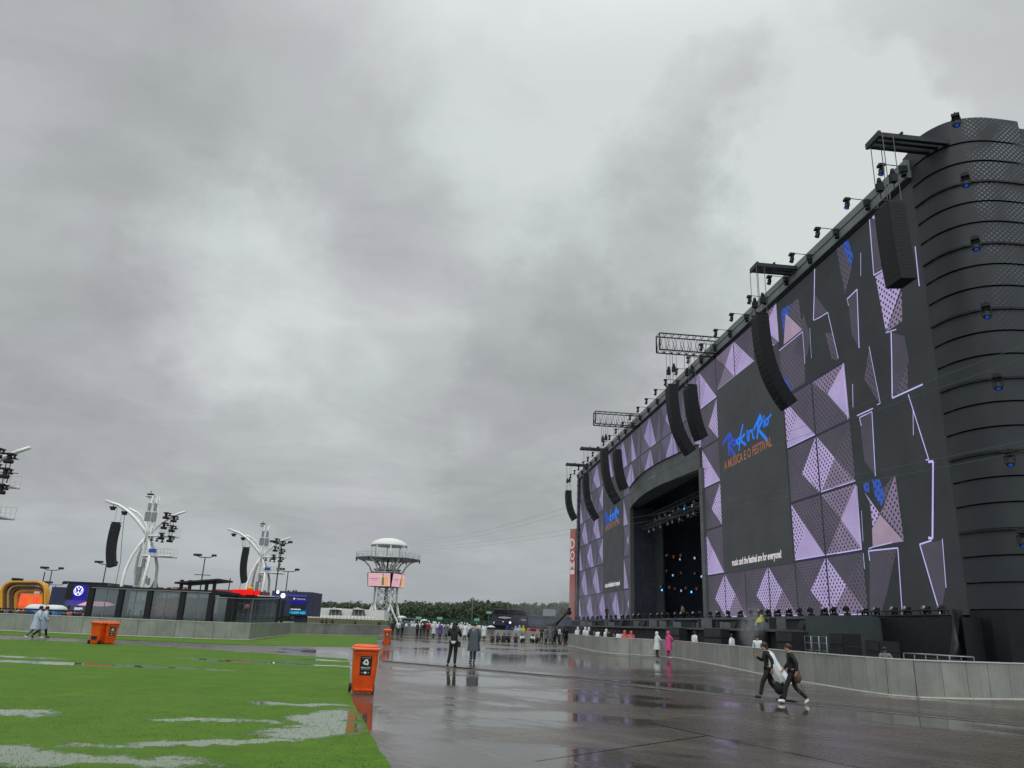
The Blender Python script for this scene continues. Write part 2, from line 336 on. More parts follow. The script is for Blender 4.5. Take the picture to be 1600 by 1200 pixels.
class MB:
    def __init__(s): s.v = []; s.f = []; s.mi = []; s.uv = {}; s.cur = 0; s.sm = []; s.smooth = False
    def mat(s, i): s.cur = i; return s
    def face(s, idx, uv=None):
        s.f.append(tuple(idx)); s.mi.append(s.cur); s.sm.append(s.smooth)
        if uv: s.uv[len(s.f) - 1] = uv
    def add(s, vs, fs):
        b = len(s.v); s.v += [tuple(x) for x in vs]
        for f in fs: s.face([b + i for i in f])
    def poly(s, pts, uv=None):
        b = len(s.v); s.v += [tuple(x) for x in pts]; s.face(range(b, b + len(pts)), uv); return s
    def slab(s, pts, thick):
        """closed prism from a polygon, extruded by the vector thick"""
        n = len(pts); th = Vector(thick); b = len(s.v)
        s.v += [tuple(p) for p in pts] + [tuple(Vector(p) + th) for p in pts]
        s.face(range(b, b + n)); s.face([b + n + i for i in reversed(range(n))])
        for i in range(n): j = (i + 1) % n; s.face((b + i, b + n + i, b + n + j, b + j))
        return s
    def box(s, c, size, ax=None, bev=0.):
        ax = ax or (Vector((1, 0, 0)), Vector((0, 1, 0)), Vector((0, 0, 1)))
        c = Vector(c); hx, hy, hz = (q / 2 for q in size)
        vs = [c + ax[0] * (x * hx) + ax[1] * (y * hy) + ax[2] * (z * hz) for z in (-1, 1) for y in (-1, 1) for x in (-1, 1)]
        s.add(vs, ((0, 2, 3, 1), (4, 5, 7, 6), (0, 1, 5, 4), (2, 6, 7, 3), (0, 4, 6, 2), (1, 3, 7, 5))); return s
    def bar(s, a, b, w_, h=None):
        a, b = Vector(a), Vector(b); d = b - a; L = d.length
        if L < 1e-6: return s
        d.normalize(); up = Vector((0, 0, 1)) if abs(d.z) < .95 else Vector((1, 0, 0))
        x = d.cross(up).normalized(); y = x.cross(d)
        return s.box((a + b) / 2, (w_, L, h or w_), (x, d, y))
    def tube(s, pts, r, seg=6, cap=True):
        pts = [Vector(p) for p in pts]; n = len(pts); rr = r if isinstance(r, (list, tuple)) else [r] * n
        b = len(s.v); px = None; osm = s.smooth; s.smooth = seg > 4
        for i, p in enumerate(pts):
            d = (pts[min(i + 1, n - 1)] - pts[max(i - 1, 0)])
            d = d.normalized() if d.length > 1e-9 else Vector((0, 0, 1))
            if px is None: px = d.orthogonal().normalized()
            else:
                px = (px - d * px.dot(d)); px = px.normalized() if px.length > 1e-6 else d.orthogonal().normalized()
            py = d.cross(px)
            for k in range(seg):
                a = 2 * PI * k / seg; s.v.append(tuple(p + (px * math.cos(a) + py * math.sin(a)) * rr[i]))
        for i in range(n - 1):
            for k in range(seg):
                k2 = (k + 1) % seg; s.face((b + i * seg + k, b + i * seg + k2, b + (i + 1) * seg + k2, b + (i + 1) * seg + k))
        if cap:
            s.face([b + k for k in reversed(range(seg))]); s.face([b + (n - 1) * seg + k for k in range(seg)])
        s.smooth = osm
        return s
    def rings(s, rings_, cap=True):
        """loft closed rings of equal length"""
        b = len(s.v); n = len(rings_[0]); osm = s.smooth; s.smooth = True
        for r in rings_: s.v += [tuple(p) for p in r]
        for i in range(len(rings_) - 1):
            for k in range(n):
                k2 = (k + 1) % n; s.face((b + i * n + k, b + i * n + k2, b + (i + 1) * n + k2, b + (i + 1) * n + k))
        if cap:
            s.face([b + k for k in reversed(range(n))]); s.face([b + (len(rings_) - 1) * n + k for k in range(n)])
        s.smooth = osm
        return s
    def blob(s, c, r, seg=10, rg=6, ax=None):
        c = Vector(c); r = (r, r, r) if not isinstance(r, (tuple, list)) else r
        ax = ax or (Vector((1, 0, 0)), Vector((0, 1, 0)), Vector((0, 0, 1))); rs = []
        for i in range(rg + 1):
            ph = -PI / 2 + PI * (i + (.06 if i == 0 else -.06 if i == rg else 0)) / rg
            rs.append([c + ax[0] * (r[0] * math.cos(ph) * math.cos(2 * PI * k / seg)) + ax[1] * (r[1] * math.cos(ph) * math.sin(2 * PI * k / seg)) + ax[2] * (r[2] * math.sin(ph)) for k in range(seg)])
        return s.rings(rs)
    def build(s, name, mats, parent=None, world=True, local_origin=None):
        mats = mats if isinstance(mats, (list, tuple)) else [mats]
        me = bpy.data.meshes.new(name)
        off = Vector((0, 0, 0))
        if parent is not None and world: off = BASE.get(root_of(parent).name, root_of(parent).location)
        if local_origin is not None: off = Vector(local_origin)
        me.from_pydata([tuple(Vector(p) - off) for p in s.v], [], s.f)
        for m_ in mats: me.materials.append(MATS[m_] if isinstance(m_, str) else m_)
        me.polygons.foreach_set('material_index', s.mi); me.polygons.foreach_set('use_smooth', s.sm)
        if s.uv:
            ul = me.uv_layers.new(name='uv')
            for fi, uvs in s.uv.items():
                p = me.polygons[fi]
                for k, li in enumerate(p.loop_indices): ul.data[li].uv = uvs[k]
        me.update()
        o = link(bpy.data.objects.new(name, me))
        if local_origin is not None: o.location = local_origin
        if parent is not None: o.parent = parent
        return o

def copy_tree(o, parent=None, ren=None):
    c = o.copy(); link(c); c.parent = parent
    for ch in list(o.children): copy_tree(ch, c)
    return c

def text_polys(body, size, bold=0.):
    cu = bpy.data.curves.new('t', 'FONT'); cu.body = body; cu.size = size; cu.offset = bold; cu.resolution_u = 2
    o = bpy.data.objects.new('t', cu); link(o); dg = bpy.context.evaluated_depsgraph_get()
    me = bpy.data.meshes.new_from_object(o.evaluated_get(dg))
    vs = [v_.co.copy() for v_ in me.vertices]; fs = [tuple(p.vertices) for p in me.polygons]
    bpy.data.objects.remove(o); bpy.data.curves.remove(cu); bpy.data.meshes.remove(me)
    return vs, fs
def put_text(mb, body, size, org, X, Y, width=None, bold=0., depth=None):
    vs, fs = text_polys(body, size, bold)
    if not vs: return
    x0 = min(v_.x for v_ in vs); x1 = max(v_.x for v_ in vs); k = (width / (x1 - x0)) if width else 1.
    b = len(mb.v); mb.v += [tuple(Vector(org) + X * ((v_.x - x0) * k) + Y * v_.y) for v_ in vs]
    for f in fs: mb.face([b + i for i in f], [((vs[i].x - x0) * k, vs[i].y) for i in f])

ORD = ['first', 'second', 'third', 'fourth', 'fifth', 'sixth', 'seventh', 'eighth', 'ninth', 'tenth', 'eleventh', 'twelfth', 'thirteenth', 'fourteenth', 'fifteenth',
       'sixteenth', 'seventeenth', 'eighteenth', 'nineteenth', 'twentieth']
def ordw(i):
    if i < 20: return ORD[i]
    t_ = {2: 'twenty', 3: 'thirty', 4: 'forty', 5: 'fifty', 6: 'sixty'}; q, r = divmod(i + 1, 10)
    if r == 0: return {2: 'twentieth', 3: 'thirtieth', 4: 'fortieth', 5: 'fiftieth', 6: 'sixtieth'}[q]
    return t_[q] + '-' + ORD[r - 1]

X1, Y1, Z1 = Vector((1, 0, 0)), Vector((0, 1, 0)), Vector((0, 0, 1))
# stage frame: u runs along the front (away from the camera), n away from the audience, z up
TH = math.radians(-5.67); SD = Vector((math.sin(TH), math.cos(TH), 0)); SN = Vector((math.cos(TH), -math.sin(TH), 0)); SOFF = 27.877
def S(u, n, z): return SD * u + SN * (SOFF + n) + Z1 * z
SAX = (SN, SD, Z1)
def fz(x, y, n=0.):
    d = ray(x, y); p = EYE + d * (SOFF + n) / d.dot(SN) - EYE * 0
    p = EYE + d * ((SOFF + n) / d.dot(SN)); return p.dot(SD), p.z

# ------------------------------------------------------------------ ground
def sheet(name, pts, z, m, kind='structure'):
    mb = MB(); mb.poly([(p[0], p[1], z) for p in pts]); o = mb.build(name, m); o['kind'] = kind; return o
sheet('ground', [(-2500, -300), (2500, -300), (2500, 3500), (-2500, 3500)], 0, 'wet')
near_edge = [(-1.0, 8.6), (-1.23, 10.0), (-1.61, 11.38), (-2.05, 13.25), (-2.84, 16.43), (-3.6, 19.92), (-4.9, 26.8), (-6.27, 33.88), (-6.71, 35.63)]
near = [(-.2, 3.), (-.6, 6.)] + near_edge + [(-13.12, 38.56), (-17.67, 40.86), (-21.92, 41.85), (-26., 41.2), (-45, 40.), (-45, 3.)]
def turf_sheet(name, pts):
    # slightly ragged rim, 12 mm thick
    out = []
    for i, a in enumerate(pts):
        b = pts[(i + 1) % len(pts)]; L = math.dist(a, b); k = max(1, min(40, int(L / .35)))
        for j in range(k):
            t_ = j / k; out.append((a[0] + (b[0] - a[0]) * t_ + R.uniform(-.02, .02), a[1] + (b[1] - a[1]) * t_ + R.uniform(-.02, .02)))
    mb = MB(); mb.slab([(p[0], p[1], .012) for p in out], (0, 0, -.010)); o = mb.build(name, 'turf'); o['kind'] = 'structure'; return o
turf_sheet('turf_lawn', near)
turf_sheet('turf_strip', [(-60, 47.6), (-29.9, 47.6), (-22.2, 47.5), (-14.0, 46.9), (-9.4, 51.), (-8.66, 52.9), (-9.43, 61.9), (-13.4, 87.), (-20.9, 81.0), (-18.4, 58.9), (-22.7, 55.0), (-34.7, 56.0), (-60, 57.5)])

# blades of artificial grass standing in the nearest part of the lawn
def in_poly(x, y, P):
    c = False; j = len(P) - 1
    for i in range(len(P)):
        if (P[i][1] > y) != (P[j][1] > y) and x < (P[j][0] - P[i][0]) * (y - P[i][1]) / (P[j][1] - P[i][1]) + P[i][0]: c = not c
        j = i
    return c
gb = MB()
mat('blade', (.075, .17, .02), .7, 0, .2, 4., island=.3)
cnt = 0
while cnt < 15000:
    y = 9. + 8. * R.random() ** 2.6; x = R.uniform(-y * .72, -.6)
    if not in_poly(x, y, near) or (y < 11.4 and x < -2.6 and y > 9.2 and R.random() < .8): continue
    cnt += 1; a = R.uniform(0, PI); h = R.uniform(.006, .018); wd = .005; lx, ly = R.gauss(0, .012), R.gauss(0, .012)
    cx, cy = math.cos(a) * wd, math.sin(a) * wd; b = len(gb.v)
    gb.v += [(x - cx, y - cy, .011), (x + cx, y + cy, .011), (x + lx, y + ly, .011 + h)]; gb.face((b, b + 1, b + 2))
tag(gb.build('artificial_grass', 'blade'), 'short bright green artificial grass blades on the nearest lawn', 'grass', kind='stuff')

# joints cut in the paving
def strip(mb, pts, w_, z):
    for a, b in zip(pts, pts[1:]):
        a, b = Vector((*a, 0)), Vector((*b, 0)); d = (b - a).normalized(); s_ = Vector((-d.y, d.x, 0)) * w_ / 2
        mb.poly([a - s_ + Z1 * z, b - s_ + Z1 * z, b + s_ + Z1 * z, a + s_ + Z1 * z])
mat('joint', srgb(24, 23, 22), .12, 0, .2, 2.)
mat('joint_pale', srgb(120, 115, 106), .35, 0, .3, 2.)
jm = MB()
def ramp_(pts, w_, h_):
    for a, b in zip(pts, pts[1:]):
        a, b = Vector((*a, 0)), Vector((*b, 0)); d = (b - a).normalized(); s_ = Vector((-d.y, d.x, 0))
        q = [(-w_, .002), (-w_ * .6, h_), (w_ * .6, h_), (w_, .002)]
        for (o0, z0), (o1, z1) in zip(q, q[1:]): jm.poly([a + s_ * o0 + Z1 * z0, b + s_ * o0 + Z1 * z0, b + s_ * o1 + Z1 * z1, a + s_ * o1 + Z1 * z1])
ramp_([(-4.97, 34.82), (2.64, 28.57), (8.38, 21.56), (11.72, 18.48), (15, 15.4)], .17, .04)
jm.mat(1); strip(jm, [(-5.2, 34.35), (2.4, 28.1), (8.1, 21.15), (11.5, 18.1)], .16, .0085)
jm.mat(0); strip(jm, [(.5, 10.9), (3.62, 14.26)], .03, .004); strip(jm, [(2.84, 15.73), (4.93, 11.41), (6.5, 8.5)], .04, .0045)
strip(jm, [(-2.6, 26.2), (1.5, 21.9), (3.2, 19.6)], .03, .004)
o = jm.build('paving_joints', ['joint', 'joint_pale']); o['kind'] = 'structure'
# ------------------------------------------------------------------ main stage
stage = thing('concert_stage', S(90, 3, 0), 'huge dark concert stage with lilac diamond LED wall and rounded corner tower', 'stage')
U0, U1 = 38.3, 142.2          # LED wall from the corner tower to the far end
PU0, PU1, PZ = 76.8, 105.0, 18.2
# body behind the wall, around the portal
mb = MB()
def sbox(mb, u0, u1, n0, n1, z0, z1): mb.box(S((u0 + u1) / 2, (n0 + n1) / 2, (z0 + z1) / 2), (n1 - n0, u1 - u0, z1 - z0), SAX)
sbox(mb, 38.9, PU0, .1, 22, 0, 28.9); sbox(mb, PU1, 143, .1, 22, 0, 28.9); sbox(mb, PU0, PU1, .1, 22, PZ + .1, 28.9); sbox(mb, PU0, PU1, .1, 22, 0, 3.08)
sbox(mb, PU0, PU1, 20, 22, 3.08, PZ + .1)
mb.build('wall', 'frame_black', stage)
# LED backing
mb = MB()
def quad(mb, u0, u1, z0, z1, n): mb.poly([S(u1, n, z0), S(u0, n, z0), S(u0, n, z1), S(u1, n, z1)], [(u1, z0), (u0, z0), (u0, z1), (u1, z1)])
for a in ((U0, PU0, 3.1, 28.7), (PU1, U1, 3.1, 28.7), (PU0, PU1, PZ, 28.7)): quad(mb, *a, .05)
mb.build('led_wall', 'led_base', stage)

LM = ['led_lilac', 'led_lilac_holes', 'led_mid_holes', 'led_dark_holes', 'led_dark', 'led_blue', 'led_strip', 'led_pink', 'led_hazed_dark', 'led_hazed_lilac']
ROWS = [3.1, 7.15, 11.6, 15.9, 20.1, 24.4, 28.7]
def panel(u_l, u_r, z0, z1, typ, far=False, clip=None):
    """one LED picture panel: u_l is its left side in the picture"""
    mb = MB(); g = .09
    a0, a1, b0, b1 = u_l - g, u_r + g, z0 + g, z1 - g
    def P(a, b): return (a0 + (a1 - a0) * a, b0 + (b1 - b0) * b)
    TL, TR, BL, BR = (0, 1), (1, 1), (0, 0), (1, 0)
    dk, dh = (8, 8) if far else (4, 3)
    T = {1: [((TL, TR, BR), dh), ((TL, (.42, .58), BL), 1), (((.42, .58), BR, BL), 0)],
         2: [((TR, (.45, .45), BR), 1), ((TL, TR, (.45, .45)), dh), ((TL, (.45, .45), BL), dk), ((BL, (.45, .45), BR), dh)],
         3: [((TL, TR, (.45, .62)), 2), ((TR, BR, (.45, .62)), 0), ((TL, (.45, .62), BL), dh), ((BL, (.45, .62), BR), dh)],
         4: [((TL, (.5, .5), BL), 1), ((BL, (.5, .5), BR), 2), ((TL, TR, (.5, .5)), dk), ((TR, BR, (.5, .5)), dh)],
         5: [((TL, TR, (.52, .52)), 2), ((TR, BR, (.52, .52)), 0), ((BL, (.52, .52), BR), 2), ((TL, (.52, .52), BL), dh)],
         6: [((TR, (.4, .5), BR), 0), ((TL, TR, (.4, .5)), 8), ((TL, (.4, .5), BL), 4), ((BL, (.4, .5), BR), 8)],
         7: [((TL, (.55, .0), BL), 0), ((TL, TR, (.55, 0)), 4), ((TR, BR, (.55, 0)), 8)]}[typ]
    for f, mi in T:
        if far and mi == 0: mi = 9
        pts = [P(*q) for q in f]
        if clip:
            pts = clip_poly(pts, clip)
            if len(pts) < 3: continue
        mb.mat(mi); mb.poly([S(u, .03, z) for u, z in pts], pts)
    if not mb.v: return
    # bright rims of the picture: lower edge and right edge
    mb.mat(6)
    if not clip and not far:
        for q0, q1, wd in ((P(.0, 0), P(1, 0), .07),):
            if typ in (1, 5, 4): mb.poly([S(q0[0], .02, q0[1]), S(q1[0], .02, q1[1]), S(q1[0], .02, q1[1] + wd), S(q0[0], .02, q0[1] + wd)], [(0, 0), (1, 0), (1, 1), (0, 1)])
    mb.build('led_panel', LM, stage)
def clip_poly(pts, f):
    """keep the part above curve f(u): simple halfplane clip with the local value"""
    out = []; n = len(pts)
    for i in range(n):
        a, b = pts[i], pts[(i + 1) % n]; da, db = a[1] - f(a[0]), b[1] - f(b[0])
        if da >= 0: out.append(a)
        if (da >= 0) != (db >= 0):
            t_ = da / (da - db); out.append((a[0] + (b[0] - a[0]) * t_, a[1] + (b[1] - a[1]) * t_))
    return out
C = [47.7, 52.5, 57.25]; 
# the two full columns right of the large screen
for r, (ta, tb) in enumerate(((2, 4), (1, 5), (2, 4), (1, 3))):
    panel(C[2], C[1], ROWS[r], ROWS[r + 1], ta); panel(C[1], C[0], ROWS[r], ROWS[r + 1], tb)
# under the large screen
for i, t_ in enumerate((4, 2, 4, 2)):
    ul = 57.25 + 4.78 * (i + 1) if i < 3 else 76.5; ur = 57.25 + 4.78 * i
    panel(ul, ur, ROWS[0], ROWS[1], t_)
# column between portal and screen
for r, t_ in enumerate((2, 1, 2, 1, 2, 1)):
    if r: panel(76.5, 71.6, ROWS[r], ROWS[r + 1], t_)
# above the large screen
for ul, ur, t_ in ((71.6, 66.8, 5), (66.8, 62.2, 1), (62.2, 57.25, 3)):
    panel(ul, ur, 25.0, ROWS[6], t_)
# above the portal: the brow cuts the lower row
brow = lambda u: 20.45
cw = (PU1 - 76.5) / 6
for i in range(6):
    ur = 76.5 + cw * i; ul = ur + cw
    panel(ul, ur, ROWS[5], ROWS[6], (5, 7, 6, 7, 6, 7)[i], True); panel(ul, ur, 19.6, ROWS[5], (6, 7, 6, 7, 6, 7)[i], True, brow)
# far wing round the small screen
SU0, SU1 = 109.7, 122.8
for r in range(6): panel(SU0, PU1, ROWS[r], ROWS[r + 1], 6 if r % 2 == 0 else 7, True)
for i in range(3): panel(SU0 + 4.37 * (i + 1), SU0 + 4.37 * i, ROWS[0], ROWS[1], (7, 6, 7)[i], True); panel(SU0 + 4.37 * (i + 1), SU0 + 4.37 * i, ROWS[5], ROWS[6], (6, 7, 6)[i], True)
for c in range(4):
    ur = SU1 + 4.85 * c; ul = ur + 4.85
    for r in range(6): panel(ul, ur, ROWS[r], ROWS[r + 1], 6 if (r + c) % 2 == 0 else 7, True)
# loose shards, drawn on the LED wall near the corner tower (corner points in the picture)
def shard(polys):
    mb = MB()
    for pts, mi in polys:
        q = [fz(*p) for p in pts]; mb.mat(mi); mb.poly([S(u, .03, z) for u, z in q], q)
    mb.build('led_panel', LM, stage)
A_ = lambda x, y: (1230 + x / 4, 260 + y / 4)
B_ = lambda x, y: (1200 + x / 4, 520 + y / 4)
C_ = lambda x, y: (1220 + x * .21664, 720 + y * .21664)
D_ = lambda x, y: (1080 + x * .1833, 480 + y * .1833)
shard([((A_(305, 515), A_(340, 490), A_(400, 630), A_(360, 800)), 3), ((A_(340, 490), A_(375, 455), A_(410, 560), A_(395, 630)), 5)])
shard([((A_(520, 320), A_(560, 290), A_(640, 330), A_(600, 360)), 1), ((A_(512, 325), A_(640, 345), A_(660, 600), A_(540, 675)), 4), ((A_(640, 520), A_(650, 600), A_(545, 670)), 3)])
shard([((A_(548, 688), A_(640, 625), A_(735, 700), A_(720, 720)), 0), ((A_(548, 688), A_(722, 716), A_(615, 1035)), 1), ((A_(712, 780), A_(716, 965), A_(615, 1038)), 2)])
shard([((D_(650, 90), D_(700, 0), D_(730, 330), D_(690, 340)), 0)])
shard([((D_(770, 20), D_(835, -20), D_(830, 60), D_(765, 95)), 5), ((D_(800, 50), D_(945, 190), D_(785, 320)), 7), ((D_(770, 95), D_(805, 50), D_(800, 110), D_(780, 240)), 5), ((D_(840, -20), D_(910, -80), D_(945, 185), D_(825, 70)), 3)])
shard([((D_(690, 400), D_(960, 210), D_(968, 640), D_(830, 730)), 3), ((D_(800, 560), D_(850, 700), D_(830, 735), D_(795, 700)), 5)])
shard([((B_(160, 130), B_(220, -120), B_(265, 40), B_(240, 150)), 4), ((B_(355, 0), B_(405, 0), B_(438, 175), B_(395, 160)), 3)])
shard([((A_(170, 800), A_(250, 912), A_(168, 955)), 4)])
shard([((A_(380, 830), A_(435, 775), A_(445, 1130), A_(400, 1050)), 4)])
shard([((B_(570, 540), B_(645, 500), B_(668, 890), B_(600, 800)), 4)])
shard([((C_(1005, 605), C_(1160, 570), C_(1188, 900), C_(1150, 1100)), 4)])
shard([((B_(630, 85), B_(692, 440), B_(600, 290)), 3)])
shard([((B_(775, 0), B_(850, 20), B_(880, 180), B_(780, 405)), 4), ((B_(870, 190), B_(872, 365), B_(785, 400)), 3)])
shard([((C_(590, 160), C_(630, 155), C_(640, 230), C_(600, 220)), 5), ((C_(655, 135), C_(710, 130), C_(745, 250), C_(725, 330), C_(680, 270)), 5), ((C_(600, 225), C_(710, 380), C_(660, 480), C_(640, 300)), 1),
       ((C_(740, 330), C_(820, 100), C_(885, 575), C_(715, 375)), 2), ((C_(712, 385), C_(885, 580), C_(660, 615), C_(655, 490)), 7), ((C_(735, 200), C_(815, 100), C_(745, 310)), 3)])
shard([((C_(635, 650), C_(835, 630), C_(760, 960), C_(720, 1110), C_(640, 1110)), 4), ((C_(720, 660), C_(835, 640), C_(800, 740)), 3)])
def strips(lines):
    mb = MB()
    for pts, w_ in lines:
        q = [fz(*p) for p in pts]
        for (ua, za), (ub, zb) in zip(q, q[1:]):
            dx, dz_ = ub - ua, zb - za; L = math.hypot(dx, dz_) or 1; ox, oz = -dz_ / L * w_ * .36, dx / L * w_ * .36
            c4 = [(ua - ox, za - oz), (ub - ox, zb - oz), (ub + ox, zb + oz), (ua + ox, za + oz)]
            mb.poly([S(u, .015, z) for u, z in c4], c4)
    mb.build('light_strip', 'led_strip', stage)
for ln in ([((A_(170, 640), A_(168, 790), A_(163, 960)), .16)], [((A_(165, 962), A_(205, 942), A_(252, 912), A_(318, 1200)), .09)],
           [((A_(458, 540), A_(458, 685)), .07)], [((A_(512, 325), A_(540, 680), A_(600, 645)), .12)], [((A_(375, 835), A_(382, 872)), .07), ((A_(372, 830), A_(435, 768), A_(448, 1135)), .13)],
           [((A_(140, 1010), A_(150, 1200)), .06)], [((A_(798, 500), A_(824, 748)), .12)], [((A_(615, 1040), A_(680, 1018)), .08), ((A_(648, 1035), A_(652, 1200), B_(775, 405)), .16)],
           [((B_(775, 408), B_(965, 322)), .13)], [((B_(630, 85), B_(700, 440), B_(680, 450)), .08)], [((B_(527, 320), B_(530, 465)), .08)],
           [((B_(555, 518), B_(655, 472)), .12), ((B_(582, 580), B_(570, 530), B_(648, 492), B_(670, 895)), .11)], [((B_(875, 385), B_(1003, 792), B_(985, 795)), .10), ((B_(905, 480), B_(907, 640)), .07)],
           [((B_(1000, 806), B_(1030, 803), C_(1092, 560), C_(1062, 556)), .20)], [((C_(1085, 575), C_(1000, 602), C_(1148, 1108)), .12)], [((C_(1163, 562), C_(1190, 915)), .08)],
           [((C_(640, 720), C_(630, 650), C_(842, 628), C_(875, 1112)), .12)], [((C_(800, 590), C_(660, 622), C_(630, 635)), .09)], [((C_(580, 360), C_(592, 580)), .06)],
           [((D_(745, 372), D_(948, 208), D_(968, 480)), .10)], [((D_(733, 130), D_(738, 290)), .06)], [((C_(545, 180), C_(580, 640), C_(400, 672)), .09)], [((C_(592, 665), C_(603, 780)), .08)], [((B_(465, 190), B_(498, 545), B_(330, 625)), .08)]):
    strips(ln)
# dark shadow seams between picture panels
mb = MB()
for z in ROWS[1:5]:
    quad(mb, 47.6, 57.3, z - .07, z + .07, .012)
for u in (52.5,): quad(mb, u - .06, u + .06, 3.1, 20.1, .01)
mb.build('panel_seams', 'led_seam', stage)

# screens with their writing
def screen(u0, u1, z0, z1, k, far):
    mb = MB(); quad(mb, u0, u1, z0, z1, -.02)
    sc_ = mb.build('screen', 'led_screen', stage)
    XT, YT = -SD, Z1
    w_ = u1 - u0
    lg = MB()
    def stroke(pts, wd, mi):
        lg.mat(mi)
        q = [(u1 - w_ * a, z0 + (z1 - z0) * b) for a, b in pts]
        for i, ((ua, za), (ub, zb)) in enumerate(zip(q, q[1:])):
            dx, dz_ = ub - ua, zb - za; L = math.hypot(dx, dz_) or 1; ox, oz = -dz_ / L * wd / 2, dx / L * wd / 2
            ex, ez = dx / L * wd * .3, dz_ / L * wd * .3
            c4 = [(ua - ox - ex, za - oz - ez), (ub - ox + ex, zb - oz + ez), (ub + ox + ex, zb + oz + ez), (ua + ox - ex, za + oz - ez)]
            lg.poly([S(u, -.04 - .0006 * (len(lg.f) % 9), z) for u, z in c4], c4)
    return sc_, lg, stroke
# hand-drawn blue logo: strokes given in picture points of the large screen
sc_, lg, stroke = screen(57.3, 71.6, 7.1, 25.1, 1, False)
LP = lambda x, y: (1090 + x * .20833, 650 + y * .20833)
def n_(pt):
    u, z = fz(*LP(*pt), -.03); return ((71.6 - u) / 14.3, (z - 7.1) / 18.)
for pts, wd, mi in (([(190, 210), (240, 128), (232, 200), (238, 292)], .30, 1), ([(240, 128), (262, 175), (236, 222), (282, 295)], .30, 1),
                    ([(268, 185), (262, 212), (275, 222), (290, 205), (284, 178), (268, 185)], .22, 1), ([(318, 158), (292, 190), (300, 208), (318, 200)], .26, 0),
                    ([(340, 65), (322, 150), (312, 255)], .26, 0), ([(352, 138), (318, 182), (362, 215)], .28, 0), ([(372, 108), (375, 182)], .26, 0), ([(385, 182), (388, 118), (410, 108), (416, 158), (424, 164)], .28, 0),
                    ([(425, 100), (430, 85), (470, -2), (456, 60), (448, 165)], .32, 0), ([(470, -2), (484, 40), (455, 100), (520, 178)], .34, 0),
                    ([(500, 30), (498, 80)], .26, 0), ([(497, 2), (499, 10)], .26, 0), ([(516, 22), (508, 50), (514, 70), (528, 58), (532, 30), (524, 18)], .24, 0), ([(528, 18), (552, -12)], .2, 0)):
    stroke([n_(p) for p in pts], wd, mi)
lg.build('logo', ['led_logo_blue', 'led_logo_deep'], sc_)
tx = MB()
ua, za = fz(*LP(205, 405)); ub, zb = fz(*LP(562, 222)); 
put_text(tx, 'A MÚSICA E O FESTIVAL', 1.15, S(ua, -.05, za), (-SD + Z1 * ((zb - za) / (ua - ub))).normalized(), Z1, width=(ua - ub), bold=.02)
tx.build('lettering', 'led_orange', sc_)
tx = MB()
ua, za = fz(1145, 884); ub, zb = fz(1222, 871)
put_text(tx, 'music and the festival are for everyone!', .86, S(ua, -.05, za), (-SD + Z1 * ((zb - za) / (ua - ub))).normalized(), Z1, width=(ua - ub), bold=.02)
tx.build('lettering', 'led_white', sc_)
sc2, lg2, stroke2 = screen(SU0, SU1, 7.0, 24.4, 1, True)
for o_pts, wd, mi in (([(190, 210), (240, 128), (232, 200), (238, 292)], .32, 1), ([(240, 128), (262, 175), (236, 222), (282, 295)], .3, 1), ([(268, 185), (262, 212), (275, 222), (290, 205), (284, 178), (268, 185)], .24, 1),
                      ([(318, 158), (292, 190), (300, 208), (318, 200)], .26, 1), ([(340, 65), (322, 150), (312, 255)], .3, 0), ([(352, 138), (318, 182), (362, 215)], .3, 0), ([(372, 108), (375, 182)], .26, 0),
                      ([(385, 182), (388, 118), (410, 108), (416, 158)], .3, 0), ([(425, 100), (430, 85), (470, -2), (456, 60), (448, 165)], .34, 0), ([(470, -2), (484, 40), (455, 100), (520, 178)], .34, 0), ([(500, 30), (498, 80)], .26, 0),
                      ([(516, 22), (508, 50), (514, 70), (528, 58), (532, 30), (524, 18)], .24, 0)):
    stroke2([n_(p) for p in o_pts], wd, mi)
lg2.build('logo', ['led_logo_blue', 'led_logo_deep'], sc2)
tx = MB(); ua, za = fz(946, 830); ub, zb = fz(969, 818)
put_text(tx, 'A MÚSICA E O FESTIVAL', 1.15, S(ua, -.05, za), (-SD + Z1 * ((zb - za) / (ua - ub))).normalized(), Z1, width=(ua - ub), bold=.02); tx.build('lettering', 'led_orange', sc2)
tx = MB(); ua, za = fz(946, 918); ub, zb = fz(969, 914)
put_text(tx, 'music and the festival are for everyone!', .95, S(ua, -.05, za), (-SD + Z1 * ((zb - za) / (ua - ub))).normalized(), Z1, width=(ua - ub), bold=.03); tx.build('lettering', 'led_white', sc2)

# cornice along the top, in two steps
mb = MB(); sbox(mb, 38.2, 143.2, -.35, 1.2, 28.75, 30.0); mb.build('cornice', 'clad_light', stage)
mb = MB(); sbox(mb, 38.2, 143.2, -.38, -.352, 29.36, 29.42); mb.build('cornice_seam', 'frame_black', stage)
mb = MB(); sbox(mb, 38.3, 143.2, -.15, .0, 28.55, 28.73); mb.build('shadow_gap', 'frame_black', stage)
# far end frame
mb = MB(); sbox(mb, 142.25, 143.3, -.4, 22, 2.4, 28.7)
for k in range(19): sbox(mb, 142.1, 143.4, -.46, 0., 3.2 + k * 1.35, 3.26 + k * 1.35)
mb.build('end_frame', 'clad', stage)

